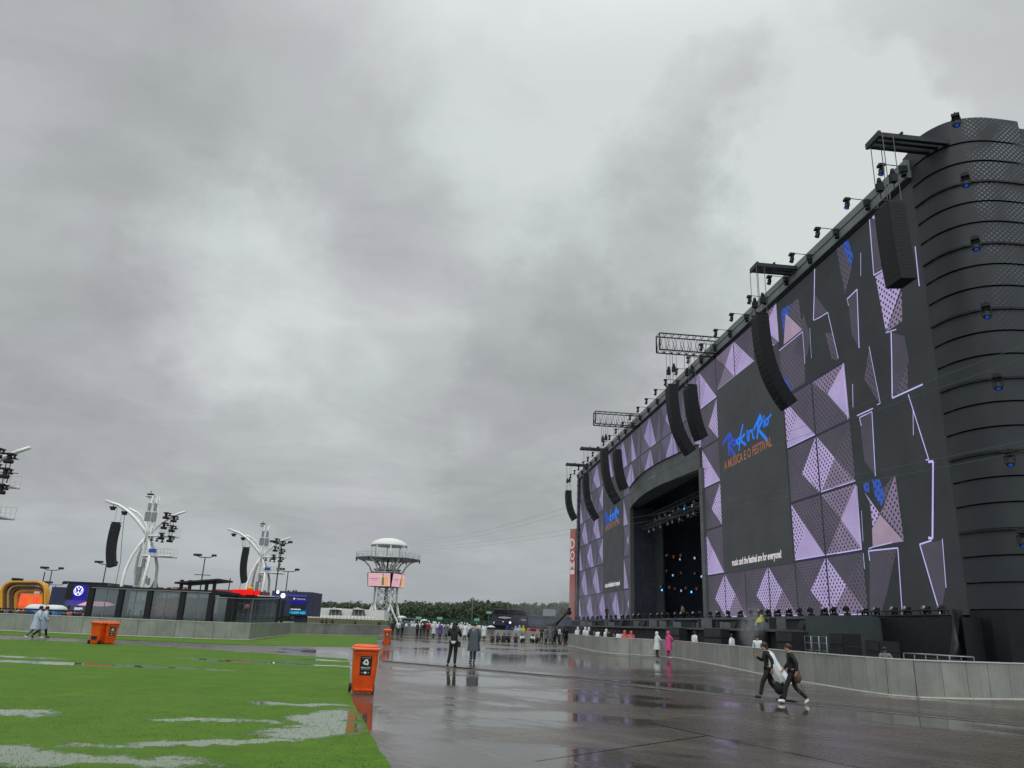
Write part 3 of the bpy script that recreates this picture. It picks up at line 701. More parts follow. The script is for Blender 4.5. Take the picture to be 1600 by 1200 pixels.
# rounded corner tower with overlapping bands
prof = [(38.3, 0), (37.6, .03), (36.9, .12), (36.2, .38), (35.6, .8), (35.15, 1.45), (34.9, 2.3), (34.85, 3.4), (34.9, 4.7)]
arc = [0.]
for a, b in zip(prof, prof[1:]): arc.append(arc[-1] + math.dist(a, b))
zs = [3.34 + 1.3 * k for k in range(22)]; zs[-1] = 31.0
def crm(P_, k):
    out = []
    for i in range(len(P_) - 1):
        p0, p1, p2, p3 = P_[max(i - 1, 0)], P_[i], P_[i + 1], P_[min(i + 2, len(P_) - 1)]
        for j in range(k):
            t_ = j / k; out.append(tuple(.5 * (2 * p1[c] + (p2[c] - p0[c]) * t_ + (2 * p0[c] - 5 * p1[c] + 4 * p2[c] - p3[c]) * t_ ** 2 + (3 * p1[c] - p0[c] - 3 * p2[c] + p3[c]) * t_ ** 3) for c in (0, 1)))
    return out + [P_[-1]]
fp = crm(prof, 5); farc = [0.]
for a, b in zip(fp, fp[1:]): farc.append(farc[-1] + math.dist(a, b))
def P_(u, n, z, o_):
    du, dn = u - 38.5, n - 6.; L = math.hypot(du, dn); return S(u + du / L * o_, n + dn / L * o_, z)
for k in range(21):
    mb = MB(); mb.smooth = True
    z0, z1 = zs[k] + .035, (zs[k + 1] - .035); m_ = len(fp)
    mb.v = [tuple(P_(u, n, z0, .07)) for u, n in fp] + [tuple(P_(u, n, z1, R.uniform(-.002, .002))) for u, n in fp]
    for i in range(m_ - 1): mb.face((i, i + 1, m_ + i + 1, m_ + i), [(farc[i], z0), (farc[i + 1], z0), (farc[i + 1], z1), (farc[i], z1)])
    mb.build('cladding_band', 'clad_perforated', stage)
mb = MB(); n_p = len(prof)
ring = [(u + (38.8 - u) / math.hypot(38.8 - u, 5.5 - n) * .22, n + (5.5 - n) / math.hypot(38.8 - u, 5.5 - n) * .22) for u, n in prof[1:]]
mb.slab([S(u, n, 0) for u, n in ring] + [S(40, 4.5, 0), S(39.5, .45, 0)], (0, 0, 30.95)); mb.build('tower_core', 'frame_black', stage)
mb = MB(); sbox(mb, 35.42, 37, 4.75, 20, 0, 30.9); mb.build('side_wall', 'frame_black', stage)
mb = MB(); mb.poly([S(35.4, 4.75, 0), S(35.4, 20, 0), S(35.4, 20, 30.9), S(35.4, 4.75, 30.9)], [(4.6, 10), (20, 10), (20, 41), (4.6, 41)]); mb.build('side_cladding', 'clad_perforated', stage)
mb = MB()
for z in [3.3 + 1.3 * k for k in range(3, 21, 3)]:
    mb = MB()
    for (ua, na), (ub, nb) in zip(prof, prof[1:]):
        mb.bar(S(ua - .05, na - .06, z + .0), S(ub - .05, nb - .06, z), .10, .09)
    mb.build('tower_rail', 'frame_black', stage)

# portal: brow, frame, interior
mb = MB(); mb.smooth = True
NB = 24
def bow(t_): return -1.3 * math.sin(PI * t_) if 0 < t_ < 1 else 0.
us = [PU0 - .1 + (PU1 - PU0 + .2) * k / NB for k in range(NB + 1)]
for (za, zb, pr, pr2) in ((18.1, 19.5, 0., -.06), (19.54, 20.7, -.06, -.1)):
    for k in range(NB):
        t0, t1 = k / NB, (k + 1) / NB
        a, b = us[k], us[k + 1]; e0, e1 = 0., 0.
        top = zb > 20
        z1a, z1b = (zb, zb) if top else (zb, zb)
        mb.poly([S(a, bow(t0) - .1 + pr, za), S(b, bow(t1) - .1 + pr, za), S(b, bow(t1) - .1 + pr2, z1b), S(a, bow(t0) - .1 + pr2, z1a)])
        if not top: mb.poly([S(a, bow(t0) - .1, za), S(b, bow(t1) - .1, za), S(b, 1., za + .02), S(a, 1., za + .02)])
        else: mb.poly([S(a, bow(t0) - .4, z1a), S(b, bow(t1) - .4, z1b), S(b, .04, z1b), S(a, .04, z1a)])
mb.build('portal_brow', 'portal_grey', stage)
mb = MB()
for u in (PU0 - .35, PU1 + .35):
    mb = MB()
    for k in range(11): sbox(mb, u - .45, u + .45, -.25, .3, 3.12 + k * 1.36, 3.12 + k * 1.36 + 1.32)
    sbox(mb, u - .43, u + .43, -.22, .28, 3.13, 18.); mb.build('portal_pillar', 'portal_grey', stage)
mat('interior', srgb(128, 137, 156), .8, 0, .3, .2)  # lighter blue-grey: lit smoke and haze put into the base colour
mb = MB()
mb.poly([S(PU1, .1, 3.1), S(PU1, 20, 3.1), S(PU1, 20, PZ), S(PU1, .1, PZ)]); mb.poly([S(PU0, .1, 3.1), S(PU0, 20, 3.1), S(PU0, 20, PZ), S(PU0, .1, PZ)])
mb.poly([S(PU0, 19.9, 3.1), S(PU1, 19.9, 3.1), S(PU1, 19.9, PZ), S(PU0, 19.9, PZ)]); mb.poly([S(PU0, .1, 3.1), S(PU1, .1, 3.1), S(PU1, 19.9, 3.11), S(PU0, 19.9, 3.11)])
mb.build('interior', 'interior', stage)
mb = MB(); sbox(mb, 100.6, 104.9, 3., 3.2, 3.12, 17.); mb.build('wing_flat', 'skirt', stage)
mat('far_truss', srgb(58, 64, 68), .5, .3)
mb = MB()
for zc, nn in ((16.4, 2.), (14.8, 1.2)):
    for dn in (0, .5):
        for dz_ in (0, .5): mb.tube([S(PU0 + .1, nn + dn, zc + dz_), S(PU1 - .1, nn + dn, zc + dz_)], .05, 4)
    for k in range(40):
        u = PU0 + .5 + k * .68; mb.tube([S(u, nn, zc), S(u + .34, nn, zc + .5), S(u + .68, nn, zc)], .03, 3)
mb.build('lighting_truss', 'far_truss', stage)

# lamps lit inside the portal, each a small hanging fixture
mat('lamp_blue', (.02, .2, .6), .3, emit=4., ecol=(.03, .32, 1.)); mat('lamp_cool', (.4, .5, .6), .3, emit=.7, ecol=(.4, .55, .75)); mat('lamp_warm', (.12, .04, .012), .4, emit=.09, ecol=(.75, .24, .06))
lampspots = [((1069.5, 795), 'blue', 8), ((1035, 922), 'blue', 10), ((1047, 805), 'cool', 9), ((1063, 874), 'cool', 10), ((1086, 872), 'cool', 9), ((1052, 899), 'cool', 12), ((1065, 923), 'cool', 9), ((1081, 925), 'blue', 9), ((1082, 790), 'cool', 6),
             ((1097, 901), 'cool', 2), ((1042, 868), 'warm', 14), ((1053, 870), 'warm', 14), ((1064, 868), 'warm', 13), ((1042, 892), 'warm', 14), ((1065, 895), 'warm', 12), ((1086, 896), 'warm', 10), ((1033, 917), 'warm', 13), ((1046, 918), 'warm', 12), ((1055, 920), 'warm', 12), ((1072, 919), 'warm', 11), ((1089, 920), 'warm', 9)]
lw = {'blue': 'blue', 'cool': 'pale', 'warm': 'dim orange'}; cnts = {}
for (px, py), kd, nn in lampspots:
    u0_ = fz(px, py, 0)[0]; nn = min(nn, SOFF * (104.3 / u0_ - 1) * R.uniform(.6, .93)); u, z = fz(px, py, nn); p = S(u, nn, z)
    if not (PU0 + .2 < u < PU1 - .2): continue
    cnts[kd] = cnts.get(kd, 0) + 1; k = cnts[kd] - 1
    t_ = thing('stage_lamp', p, f'{ordw(k)} small {lw[kd]} lit lamp inside the dark stage portal', 'stage lamp', 'lamps lit inside the portal')
    m1 = MB(); m1.tube([p + Z1 * .0, p + SN * .35], [.16, .12], 8); m1.box(p + SN * .2 + Z1 * .25, (.1, .3, .2), SAX); m1.build('housing', 'frame_black', t_)
    m2 = MB(); rr = (.15 if kd != 'warm' else .24) * R.uniform(.7, 1.15)
    m2.tube([p - SN * .12, p - SN * .01], [rr * .9, rr], 8); m2.build('lens', 'lamp_' + kd, t_)
# bright specks of fixtures along the upper truss
k = 0
for row, (nn, zz) in enumerate(((1.2, 14.55), (2., 16.2), (5., 16.0), (9., 15.6))):
    for i in range(9):
        u = 80 + i * 2.5 + R.uniform(-.6, .6); p = S(u, nn, zz)
        t_ = thing('stage_spotlight', p, f'{ordw(k)} grey spotlight under the portal trusses, counted from the front right', 'spotlight', 'spotlights under the portal trusses'); k += 1
        m1 = MB(); m1.box(p + Z1 * .0, (.25, .28, .2), SAX); m1.build('yoke', 'frame_black', t_)
        m2 = MB(); m2.tube([p - Z1 * .1, p - Z1 * .45 - SN * .1], [.13, .18], 8); m2.build('head', 'steel', t_)

# apron: upper ledge, lower deck, black skirts
mb = MB(); sbox(mb, 47., 143, -1.6, .09, 2.9, 3.08); sbox(mb, 49.8, 143, -5., -1.6, 1.95, 2.12); mb.build('deck', 'deck', stage)
mb = MB(); sbox(mb, 47., 143, -1.45, .09, 0, 2.88); sbox(mb, 49.9, 143, -4.6, -1.61, 0, 1.94)
mb.build('skirt', 'skirt', stage)
mb = MB(); sbox(mb, 44.6, 49.75, -3.2, .09, 0, 3.0); mb.build('grey_curtain_block', 'skirt_grey', stage)
mb = MB(); sbox(mb, 37.4, 44.55, -1.1, .05, 0, 2.95)  # solid black box, its colour standing in for the opening's darkness
for k in range(9):
    u = 38.0 - k * .16; mb.tube([S(37.6 + .02 * k, -.9 - .05 * k, 3.3), S(u - .1 * math.sin(k), -1.3 - .1 * k, 1.6), S(u + .2, -1.6 - .12 * k, 0)], [.05, .12, .2], 5)
mb.build('curtain', 'frame_black', stage)
mb = MB(); mb.slab([S(u - .12, n - .12, 0) for u, n in prof] + [S(38.3, 5., 0)], (0, 0, 3.3)); mb.build('tower_plinth', 'frame_black', stage)
# subwoofer bays along the front
for k, (xa, ya, xb, yb) in enumerate(((1163, 984, 1182, 1012), (1212, 986, 1240, 1018), (1295, 989, 1320, 1025), (1351, 1000, 1377, 1031), (1100, 980, 1128, 1005), (1040, 978, 1062, 998))):
    nn = -5.6; ua, za = fz(xa, ya, nn); ub, zb = fz(xb, yb, nn); za = min(za, 2.05)
    c = S((ua + ub) / 2, nn + .5, 0)
    t_ = thing('speaker_stack', c, f'black stack of bass speakers on the ground before the stage, {ordw((3, 2, 1, 0, 4, 5)[k])} from the right', 'speaker', 'bass speaker stacks before the stage')
    m1 = MB(); hh = za / 3
    for j in range(3): m1.box(c + Z1 * (hh * (j + .5)), (1., abs(ua - ub), hh - .03), SAX)
    m1.build('cabinet', 'cab_black', t_)
    m2 = MB()
    for j in range(3): m2.box(c + Z1 * (hh * (j + .5)) - SN * .52, (.03, abs(ua - ub) - .12, hh - .15), SAX)
    m2.build('grille', 'steel_dark', t_)

# outriggers that carry the hanging speakers
def outrigger(u, big):
    mb = MB()
    if big:
        L, w2, h = 6.2, .55, 1.75; z0 = 28.6
        ch = [(-w2, z0), (w2, z0), (-w2, z0 + h), (w2, z0 + h)]
        for du, z in ch: mb.tube([S(u + du, 1., z), S(u + du, -L, z)], .07, 6)
        n_seg = 8
        for k in range(n_seg):
            a, b = -L + k * L / n_seg, -L + (k + 1) * L / n_seg; m_ = (a + b) / 2
            for du in (-w2, w2): mb.tube([S(u + du, a, z0), S(u + du, m_, z0 + h), S(u + du, b, z0)], .04, 4)
            for z in (z0, z0 + h): mb.tube([S(u - w2, a, z), S(u + w2, a, z)], .035, 4)
            mb.tube([S(u - w2, a, z0), S(u + w2, b, z0)], .03, 4)
        for du in (-w2, w2): mb.tube([S(u + du, -L, z0), S(u + du, -L, z0 + h)], .08, 6)
    else:
        L = 3.6 if u < 100 else 4.2; z0 = 29.6
        for du, dz_ in ((-.5, .0), (0, .05), (.5, 0)): mb.bar(S(u + du, 1., z0 + dz_), S(u + du, -L, z0 + dz_), .26, .3)
        mb.bar(S(u - .7, -L, z0 + .02), S(u + .7, -L, z0 + .02), .16, .36); mb.bar(S(u - .7, -L + 1.4, z0 + .22), S(u + .7, -L + 1.4, z0 + .22), .12, .12)
    mb.build('outrigger_truss' if big else 'outrigger_beam', 'steel_dark', stage)
for u, b in ((36.2, 0), (53.2, 0), (70.8, 1), (101., 1), (120.5, 0), (133.7, 0)): outrigger(u, b)

# hanging line arrays: template in a local frame (x away from the crowd, y across, z up), origin at the top
def cab_mesh(w_, d, h):
    mb = MB(); hx, hy = d / 2, w_ / 2
    vs = []
    for z, kx in ((-h / 2, .0), (h / 2, .0)):
        zz = z
        vs += [(-hx, -hy, zz * 1.0), (hx, -hy, zz * .97), (hx, hy, zz * .97), (-hx, hy, zz * 1.0)]
    mb.add(vs, ((0, 3, 2, 1), (4, 5, 6, 7), (0, 1, 5, 4), (1, 2, 6, 5), (2, 3, 7, 6), (3, 0, 4, 7)))
    mb.mat(1)
    for sy in (-1, 1): mb.box((-hx * .1, sy * (hy + .005), 0), (.5, .012, .02))
    mb.mat(0); mb.box((-hx - .008, 0, 0), (.02, w_ * .98, h * .985))
    oo = mb.build('cabinet', ['cab_black', 'steel_dark']); me = oo.data
    bpy.data.objects.remove(oo); return me
def line_array(name, loc, rotz, label, group, k, h, bend, w_=1.45, d=.85, wires=(), wz=3.):
    t_ = thing(name, loc, label, 'speaker array', group, rotz)
    me = cab_mesh(w_, d, h * 1.0); x, z, a = 0., -h / 2 - .25, 0.
    for i in range(k):
        c = link(bpy.data.objects.new('cabinet', me)); c.parent = t_; c.location = (x, 0, z); c.rotation_euler = (0, -a, 0)
        a2 = bend(i / (k - 1)); mid = (a + a2) / 2
        # the cabinets turn down and the hang curves back
        x += h * math.sin(mid); z -= h * math.cos(mid); a = a2
    mb = MB(); mb.box((0, 0, -.14), (d * .95, w_ * .6, .14)); mb.box((0, -w_ * .3, -.05), (d * 1.2, .08, .1)); mb.box((0, w_ * .3, -.05), (d * 1.2, .08, .1))
    mb.build('rigging_frame', 'steel_dark', t_, world=False)
    for wx, wy in wires:
        mb = MB(); mb.tube([(wx, wy, -.05), (wx, wy, wz)], .025, 4); mb.build('hoist_chain', 'wire', t_, world=False)
    return t_
jb = lambda f: math.radians(2 + 46 * f ** 1.5)
RZ = -TH
gr = 'line arrays hanging before the stage'
WR = ((-.3, -.6), (-.3, .6), (.35, -.6), (.35, .6))
jc_ = lambda f: math.radians(2 + 40 * f ** 1.6)
line_array('line_array_speaker', S(35.9, -3.3, 25.2), RZ, 'straight black line array on four chains beside the rounded corner tower', gr, 12, .385, lambda f: math.radians(5 * f), 1.45, .95, WR, 4.3)
line_array('line_array_speaker', S(53.2, -3.4, 25.6), RZ, 'long curved black line array overlapping the top of the large screen', gr, 17, .44, jc_, 1.3, .9, WR, 4.)
line_array('line_array_speaker', S(70.8, -4.9, 25.1), RZ, 'long curved black line array under the nearer lattice outrigger', gr, 15, .46, jc_, 1.3, .88, WR, 3.5)
line_array('line_array_speaker', S(70.8, -3., 25.2), RZ, 'shorter wide black line array behind the long curved one above the portal', gr, 12, .44, lambda f: math.radians(4 + 22 * f ** 1.6), 1.7, .88, WR, 3.4)
line_array('line_array_speaker', S(101., -4.8, 25.2), RZ, 'long curved black line array under the farther lattice outrigger', gr, 16, .46, jc_, 1.3, .88, WR, 3.4)
line_array('line_array_speaker', S(101., -3., 25.2), RZ, 'shorter black line array above the right edge of the small screen', gr, 12, .44, lambda f: math.radians(4 + 22 * f ** 1.6), 1.7, .88, WR, 3.4)
line_array('line_array_speaker', S(120.5, -3.4, 25.5), RZ, 'long curved black line array before the far left strip of the LED wall', gr, 16, .46, jc_, 1.3, .88, WR, 4.1)
line_array('line_array_speaker', S(133.7, -3.8, 24.9), RZ, 'curved black line array hanging free against the sky left of the stage', gr, 12, .42, lambda f: math.radians(2 + 36 * f ** 1.3), 1.45, .95, WR, 4.7)
# chain hoists above each array
for i, (u, n) in enumerate(((35.9, -3.3), (53.2, -3.4), (70.8, -4.9), (70.8, -3.), (101., -4.8), (120.5, -3.4), (133.7, -3.8))):
    for s_ in (-1, 1):
        p = S(u + s_ * .5, n - .1 * s_, 26.6)
        mb = MB(); mb.box(p, (.35, .3, .5), SAX); mb.tube([p + Z1 * .25, p + Z1 * .6], [.16, .1], 6); mb.tube([p - Z1 * .25, p - Z1 * .75], .03, 4)
        tag(mb.build('chain_hoist', 'cab_black', None, local_origin=p), f'{"nearer" if s_ < 0 else "farther"} chain hoist over the {ordw(i)} hanging line array from the right', 'chain hoist', 'chain hoists above the line arrays')

# moving-head lights on arms: template
def head_light(loc, rotz, label, group, arm=1.9, lens='blue_lens', counter=True, scale=1., proto={}):
    key = (arm, lens, counter)
    if key in proto:
        o = copy_tree(proto[key]); o.location = loc; o.rotation_euler = (0, 0, rotz); o['label'] = label; o['group'] = group; o.scale = (scale,) * 3
        return o
    t_ = thing('moving_head_light', loc, label, 'stage light', group, rotz)
    x0 = -arm
    if arm:
        mb = MB(); mb.tube([(.1, 0, 0), (x0 - .2, 0, .04)], .035, 5)
        if counter: mb.box((.0, 0, -.25), (.45, .4, .5)); mb.tube([(0, 0, -.5), (0, 0, -.8)], [.16, .22], 7)
        mb.build('bracket', 'cab_black', t_, world=False)
    mb = MB(); mb.box((x0, 0, -.12), (.42, .46, .2)); mb.tube([(x0, 0, -.22), (x0, 0, -.32)], .12, 8); mb.build('base', 'cab_black', t_, world=False)
    mb = MB(); mb.box((x0, 0, -.36), (.16, .52, .08))
    for s_ in (-1, 1): mb.box((x0, s_ * .24, -.55), (.14, .06, .42))
    mb.build('yoke', 'cab_black', t_, world=False)
    mb = MB(); d = Vector((-.35, 0, -.9)).normalized(); c = Vector((x0, 0, -.62)); mb.tube([c - d * .2, c - d * .1, c + d * .22, c + d * .26], [.10, .17, .19, .21], 10)
    hd = mb.build('head', 'cab_black', t_, world=False)
    mb = MB(); mb.tube([c + d * .27, c + d * .29], .12, 10); mb.build('lens', lens, hd, world=False)
    t_.scale = (scale,) * 3
    proto[key] = t_; return t_
for k in range(27):
    u = 38.3 + 4.0 * k
    head_light(S(u, -.45, 29.55), RZ, f'{ordw(k)} moving head light from the right along the stage roof edge', 'moving head lights along the roof edge', lens='blue_lens' if k < 2 else 'lens_dim', arm=1.7, scale=.84)
for k in range(8):
    z = 30.4 - 3.9 * k
    if z < 4: break
    head_light(S(34.55, .55, z), RZ + math.radians(48), f'{ordw(k)} blue-lensed moving head light from the top down the corner tower', 'moving head lights down the corner tower', arm=.5, counter=False, scale=.9)
# lights standing on the ledge in front of the LED wall
def floor_light(p, rz, label, proto=[]):
    if proto:
        o = copy_tree(proto[0]); o.location = p; o.rotation_euler = (0, 0, rz); o['label'] = label; return o
    t_ = thing('floor_light', p, label, 'stage light', 'lights standing along the stage ledge', rz)
    mb = MB(); mb.box((0, 0, .08), (.4, .42, .16)); mb.build('base', 'cab_black', t_, world=False)
    mb = MB()
    for s_ in (-1, 1): mb.box((0, s_ * .22, .36), (.12, .05, .42))
    mb.box((0, 0, .17), (.12, .46, .05))
    mb.build('yoke', 'cab_black', t_, world=False)
    mb = MB(); mb.tube([(.12, 0, .36), (-.05, 0, .42), (-.2, 0, .5)], [.12, .17, .18], 8); hd = mb.build('head', 'cab_black', t_, world=False)
    mb = MB(); mb.tube([(-.21, 0, .505), (-.23, 0, .515)], .15, 8); mb.build('lens', 'steel', hd, world=False)
    proto.append(t_); return t_
k = 0; u = 39.4
while u < 141:
    floor_light(S(u, -1.0 if u > 47 else -.7, 3.09 if u > 47 else 2.96), RZ + R.uniform(-.6, .6), f'{ordw(k)} small black light from the right on the ledge below the LED wall')
    k += 1; u += (1.55 if u < 62 else 2.2 if u < 90 else 3.) * R.uniform(.8, 1.25)
    if k >= 58: break
mb = MB()
for z in (3.05, 3.3): mb.tube([S(38.3, -1.15, z), S(47, -1.15, z)], .04, 5)
for k in range(12): mb.tube([S(38.3 + k * .79, -1.15, 3.05), S(38.3 + k * .79, -1.15, 3.3)], .03, 4)
mb.build('ledge_rail', 'frame_black', stage)
# monitor wedges and cases on the lower deck
for k in range(26):
    u = 51 + k * 2.9 + R.uniform(-.6, .6); n = R.uniform(-4.4, -2.4); sx, sy, sz = R.uniform(.5, .9), R.uniform(.6, 1.3), R.uniform(.35, .8)
    p = S(u, n, 2.125); kind = k % 3
    mb = MB()
    if kind == 0:
        mb.slab([p - SN * sx / 2 - SD * sy / 2, p + SN * sx / 2 - SD * sy / 2, p + SN * sx / 2 - SD * sy / 2 + Z1 * sz, p - SN * sx * .1 - SD * sy / 2 + Z1 * sz], SD * sy)
        lb, nm, ct = 'wedge monitor speaker', 'monitor_speaker', 'monitor speaker'
    else:
        mb.box(p + Z1 * (sz / 2), (sx, sy, sz), SAX); mb.mat(1)
        for e_ in (-1, 1): mb.box(p + Z1 * (sz / 2) + SD * (e_ * sy / 2), (sx + .03, .04, sz + .03), SAX)
        lb, nm, ct = 'equipment case with pale edges', 'equipment_case', 'case'
    o = mb.build(nm, ['cab_black', 'steel'], None, local_origin=p)
    tag(o, f'black {lb} on the lower stage deck, item {["one", "two", "three", "four", "five", "six", "seven", "eight", "nine"][k // 3]} from the right of its sort' if False else f'black {lb} on the lower stage deck, {ordw(k)} item from the right', ct, 'gear on the lower stage deck')
# ------------------------------------------------------------------ barrier walls
def barrier(pts, label, name='barrier_wall', h=1.1, step=1.22):
    P = [Vector((p[0], p[1], 0)) for p in pts]
    # resample into straight panels
    seq = [P[0]]; 
    cum = [0.]
    for a, b in zip(P, P[1:]): cum.append(cum[-1] + (b - a).length)
    nseg = max(1, round(cum[-1] / step)); k = 0; out = []
    for i in range(nseg + 1):
        d = cum[-1] * i / nseg
        while k < len(P) - 2 and cum[k + 1] < d: k += 1
        t_ = (d - cum[k]) / max(1e-6, cum[k + 1] - cum[k]); out.append(P[k].lerp(P[k + 1], t_))
    t_ = thing(name, out[len(out) // 2], label, 'wall', 'grey panel barrier walls')
    m1, m2, m3 = MB(), MB(), MB()
    for a, b in zip(out, out[1:]):
        d = (b - a).normalized(); s_ = Vector((-d.y, d.x, 0)); j = s_ * R.uniform(-.012, .012); g = d * .008
        m1.slab([a + g + j - s_ * .03 + Z1 * .05, b - g + j - s_ * .03 + Z1 * .05, b - g + j + s_ * .03 + Z1 * .05, a + g + j + s_ * .03 + Z1 * .05], Z1 * (h - .05))
        m2.slab([a - s_ * .05 + Z1 * h, b - s_ * .05 + Z1 * h, b + s_ * .05 + Z1 * h, a + s_ * .05 + Z1 * h], Z1 * .035)
        m3.slab([a - s_ * .16 + Z1 * .006, b - s_ * .16 + Z1 * .006, b + s_ * .16 + Z1 * .006, a + s_ * .16 + Z1 * .006], Z1 * .035)
    m1.build('panels', 'barrier', t_); m2.build('top_rail', 'rail_white', t_); m3.build('foot_plate', 'rail_white', t_)
    return out
g2 = lambda *ps: [G(*p)[:2] for p in ps]
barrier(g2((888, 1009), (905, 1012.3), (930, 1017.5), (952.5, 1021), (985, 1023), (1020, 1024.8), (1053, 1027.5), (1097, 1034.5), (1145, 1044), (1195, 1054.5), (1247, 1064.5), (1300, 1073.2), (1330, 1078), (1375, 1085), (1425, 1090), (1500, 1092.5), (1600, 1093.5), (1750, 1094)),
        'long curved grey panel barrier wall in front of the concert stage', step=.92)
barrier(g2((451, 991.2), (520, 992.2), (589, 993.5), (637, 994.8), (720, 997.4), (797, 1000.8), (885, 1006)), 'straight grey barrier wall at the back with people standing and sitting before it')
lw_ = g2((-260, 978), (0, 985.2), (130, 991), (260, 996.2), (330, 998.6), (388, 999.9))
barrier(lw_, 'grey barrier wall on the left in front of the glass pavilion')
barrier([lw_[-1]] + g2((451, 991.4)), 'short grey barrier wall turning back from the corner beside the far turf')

# ------------------------------------------------------------------ wheelie bins
def bin_(loc, rz, label, proto=[]):
    if proto:
        o = copy_tree(proto[0]); o.location = loc; o.rotation_euler = (0, 0, rz); o['label'] = label; return o
    t_ = thing('wheelie_bin', loc, label, 'bin', 'orange wheelie bins', rz)
    def ring(w_, d, z, yo=0., c=.07, n=3):
        out = []
        for (sx, sy, a0) in ((1, -1, -90), (1, 1, 0), (-1, 1, 90), (-1, -1, 180)):
            for i in range(n + 1):
                a = math.radians(a0 + 90 * i / n); out.append((sx * (w_ / 2 - c) + c * math.cos(a), yo + sy * (d / 2 - c) + c * math.sin(a), z))
        return out
    mb = MB(); mb.rings([ring(.46, .52, .03, .02), ring(.48, .54, .06, .02), ring(.53, .62, .5), ring(.565, .70, .94), ring(.585, .72, .98)])
    mb.smooth = False
    for k in (-1, 1): mb.box((k * .18, -.31, .50), (.012, .02, .5))
    mb.box((0, -.353, .90), (.52, .02, .025)); mb.box((0, -.268, .10), (.42, .03, .03))
    mb.build('body', 'bin_orange', t_, world=False)
    mb = MB(); mb.rings([ring(.63, .79, .965), ring(.65, .81, .985), ring(.65, .81, 1.01), ring(.62, .78, 1.03)]); mb.build('lip', 'bin_lip', t_, world=False)
    mb = MB(); mb.rings([ring(.60, .75, 1.032), ring(.57, .72, 1.06), ring(.45, .58, 1.085, .02), ring(.2, .3, 1.095, .02)]); lid = mb.build('lid', 'bin_orange', t_, world=False)
    mb = MB(); mb.tube([(-.22, .38, 1.0), (-.22, .45, 1.03), (.22, .45, 1.03), (.22, .38, 1.0)], .018, 6); mb.build('handle', 'bin_lip', t_, world=False)
    for s_ in (-1, 1):
        mb = MB(); mb.tube([(s_ * .25, .26, .1), (s_ * .30, .26, .1)], .1, 14); mb.build('wheel', 'rubber', t_, world=False)
    mb = MB(); mb.tube([(-.25, .26, .1), (.25, .26, .1)], .02, 6); mb.box((0, .33, .3), (.3, .02, .16)); mb.build('axle', 'rubber', t_, world=False)
    # sticker follows the sloping front
    sl = Vector((0, -.045 / .44 * 1.0, 1)).normalized(); fr = lambda x, z: Vector((x, -.31 - (z - .5) * .09 - .006, z))
    mb = MB(); mb.slab([fr(-.13, .42), fr(.13, .42), fr(.14, .84), fr(-.14, .84)], (0, .004, 0)); st = mb.build('sticker', 'sticker', t_, world=False)
    mb = MB()
    for k in range(3):       # three chasing arrows
        a = math.radians(90 + 120 * k); c0 = Vector((math.cos(a), math.sin(a), 0)) * .075; a2 = math.radians(90 + 120 * (k + 1)); c1 = Vector((math.cos(a2), math.sin(a2), 0)) * .075
        p0 = c0.lerp(c1, .16); p1 = c0.lerp(c1, .72); d = (p1 - p0).normalized(); nrm = Vector((-d.y, d.x, 0)); o_ = Vector((0, 0, 0))
        F = lambda v_: fr(v_.x, .705 + v_.y) + Vector((0, -.004, 0))
        mb.poly([F(p0 - nrm * .017), F(p1 - nrm * .017), F(p1 + nrm * .017), F(p0 + nrm * .017)]); mb.poly([F(p1 - nrm * .034), F(p1 + d * .04), F(p1 + nrm * .034)])
    mb.build('recycling_symbol', 'sticker_white', st, world=False)
    mb = MB(); put_text(mb, 'EMBALAGENS', .036, fr(-.11, .575) + Vector((0, -.004, 0)), X1, sl, width=.22, bold=.001)
    put_text(mb, 'PLÁSTICO E METAL', .02, fr(-.10, .545) + Vector((0, -.004, 0)), X1, sl, width=.20); put_text(mb, 'ROCK IN RIO', .02, fr(-.10, .80) + Vector((0, -.004, 0)), X1, sl, width=.2)
    mb.build('lettering', 'sticker_white', st, world=False)
    mb = MB(); mb.poly([fr(.035 * math.cos(a * PI / 8), .475 + .024 * math.sin(a * PI / 8)) + Vector((0, -.004, 0)) for a in range(16)]); mb.build('round_mark', 'sticker_white', st, world=False)
    for s_ in (-1, 1):
        mb = MB(); mb.poly([fr(s_ * .075 + .02 * math.cos(a * PI / 4), .475 + .015 * math.sin(a * PI / 4)) + Vector((0, -.004, 0)) for a in range(8)]); mb.build('leaf_mark', 'sticker_green', st, world=False)
    proto.append(t_); return t_
bin_(G(562, 1085) + Y1 * .30, math.radians(15), 'largest orange wheelie bin at the lawn edge with a recycling sticker')
bin_(G(603, 1007) + Y1 * .3, math.radians(8), 'small far orange wheelie bin on wet paving beside the far turf')
bin_(G(147, 1006.5) + Y1 * .3, math.radians(170), 'orange wheelie bin turned with its back to the lawn, left of a pair')
bin_(G(163, 1006.8) + Y1 * .3, math.radians(48), 'orange wheelie bin with its sticker turned right, on the right of a pair')

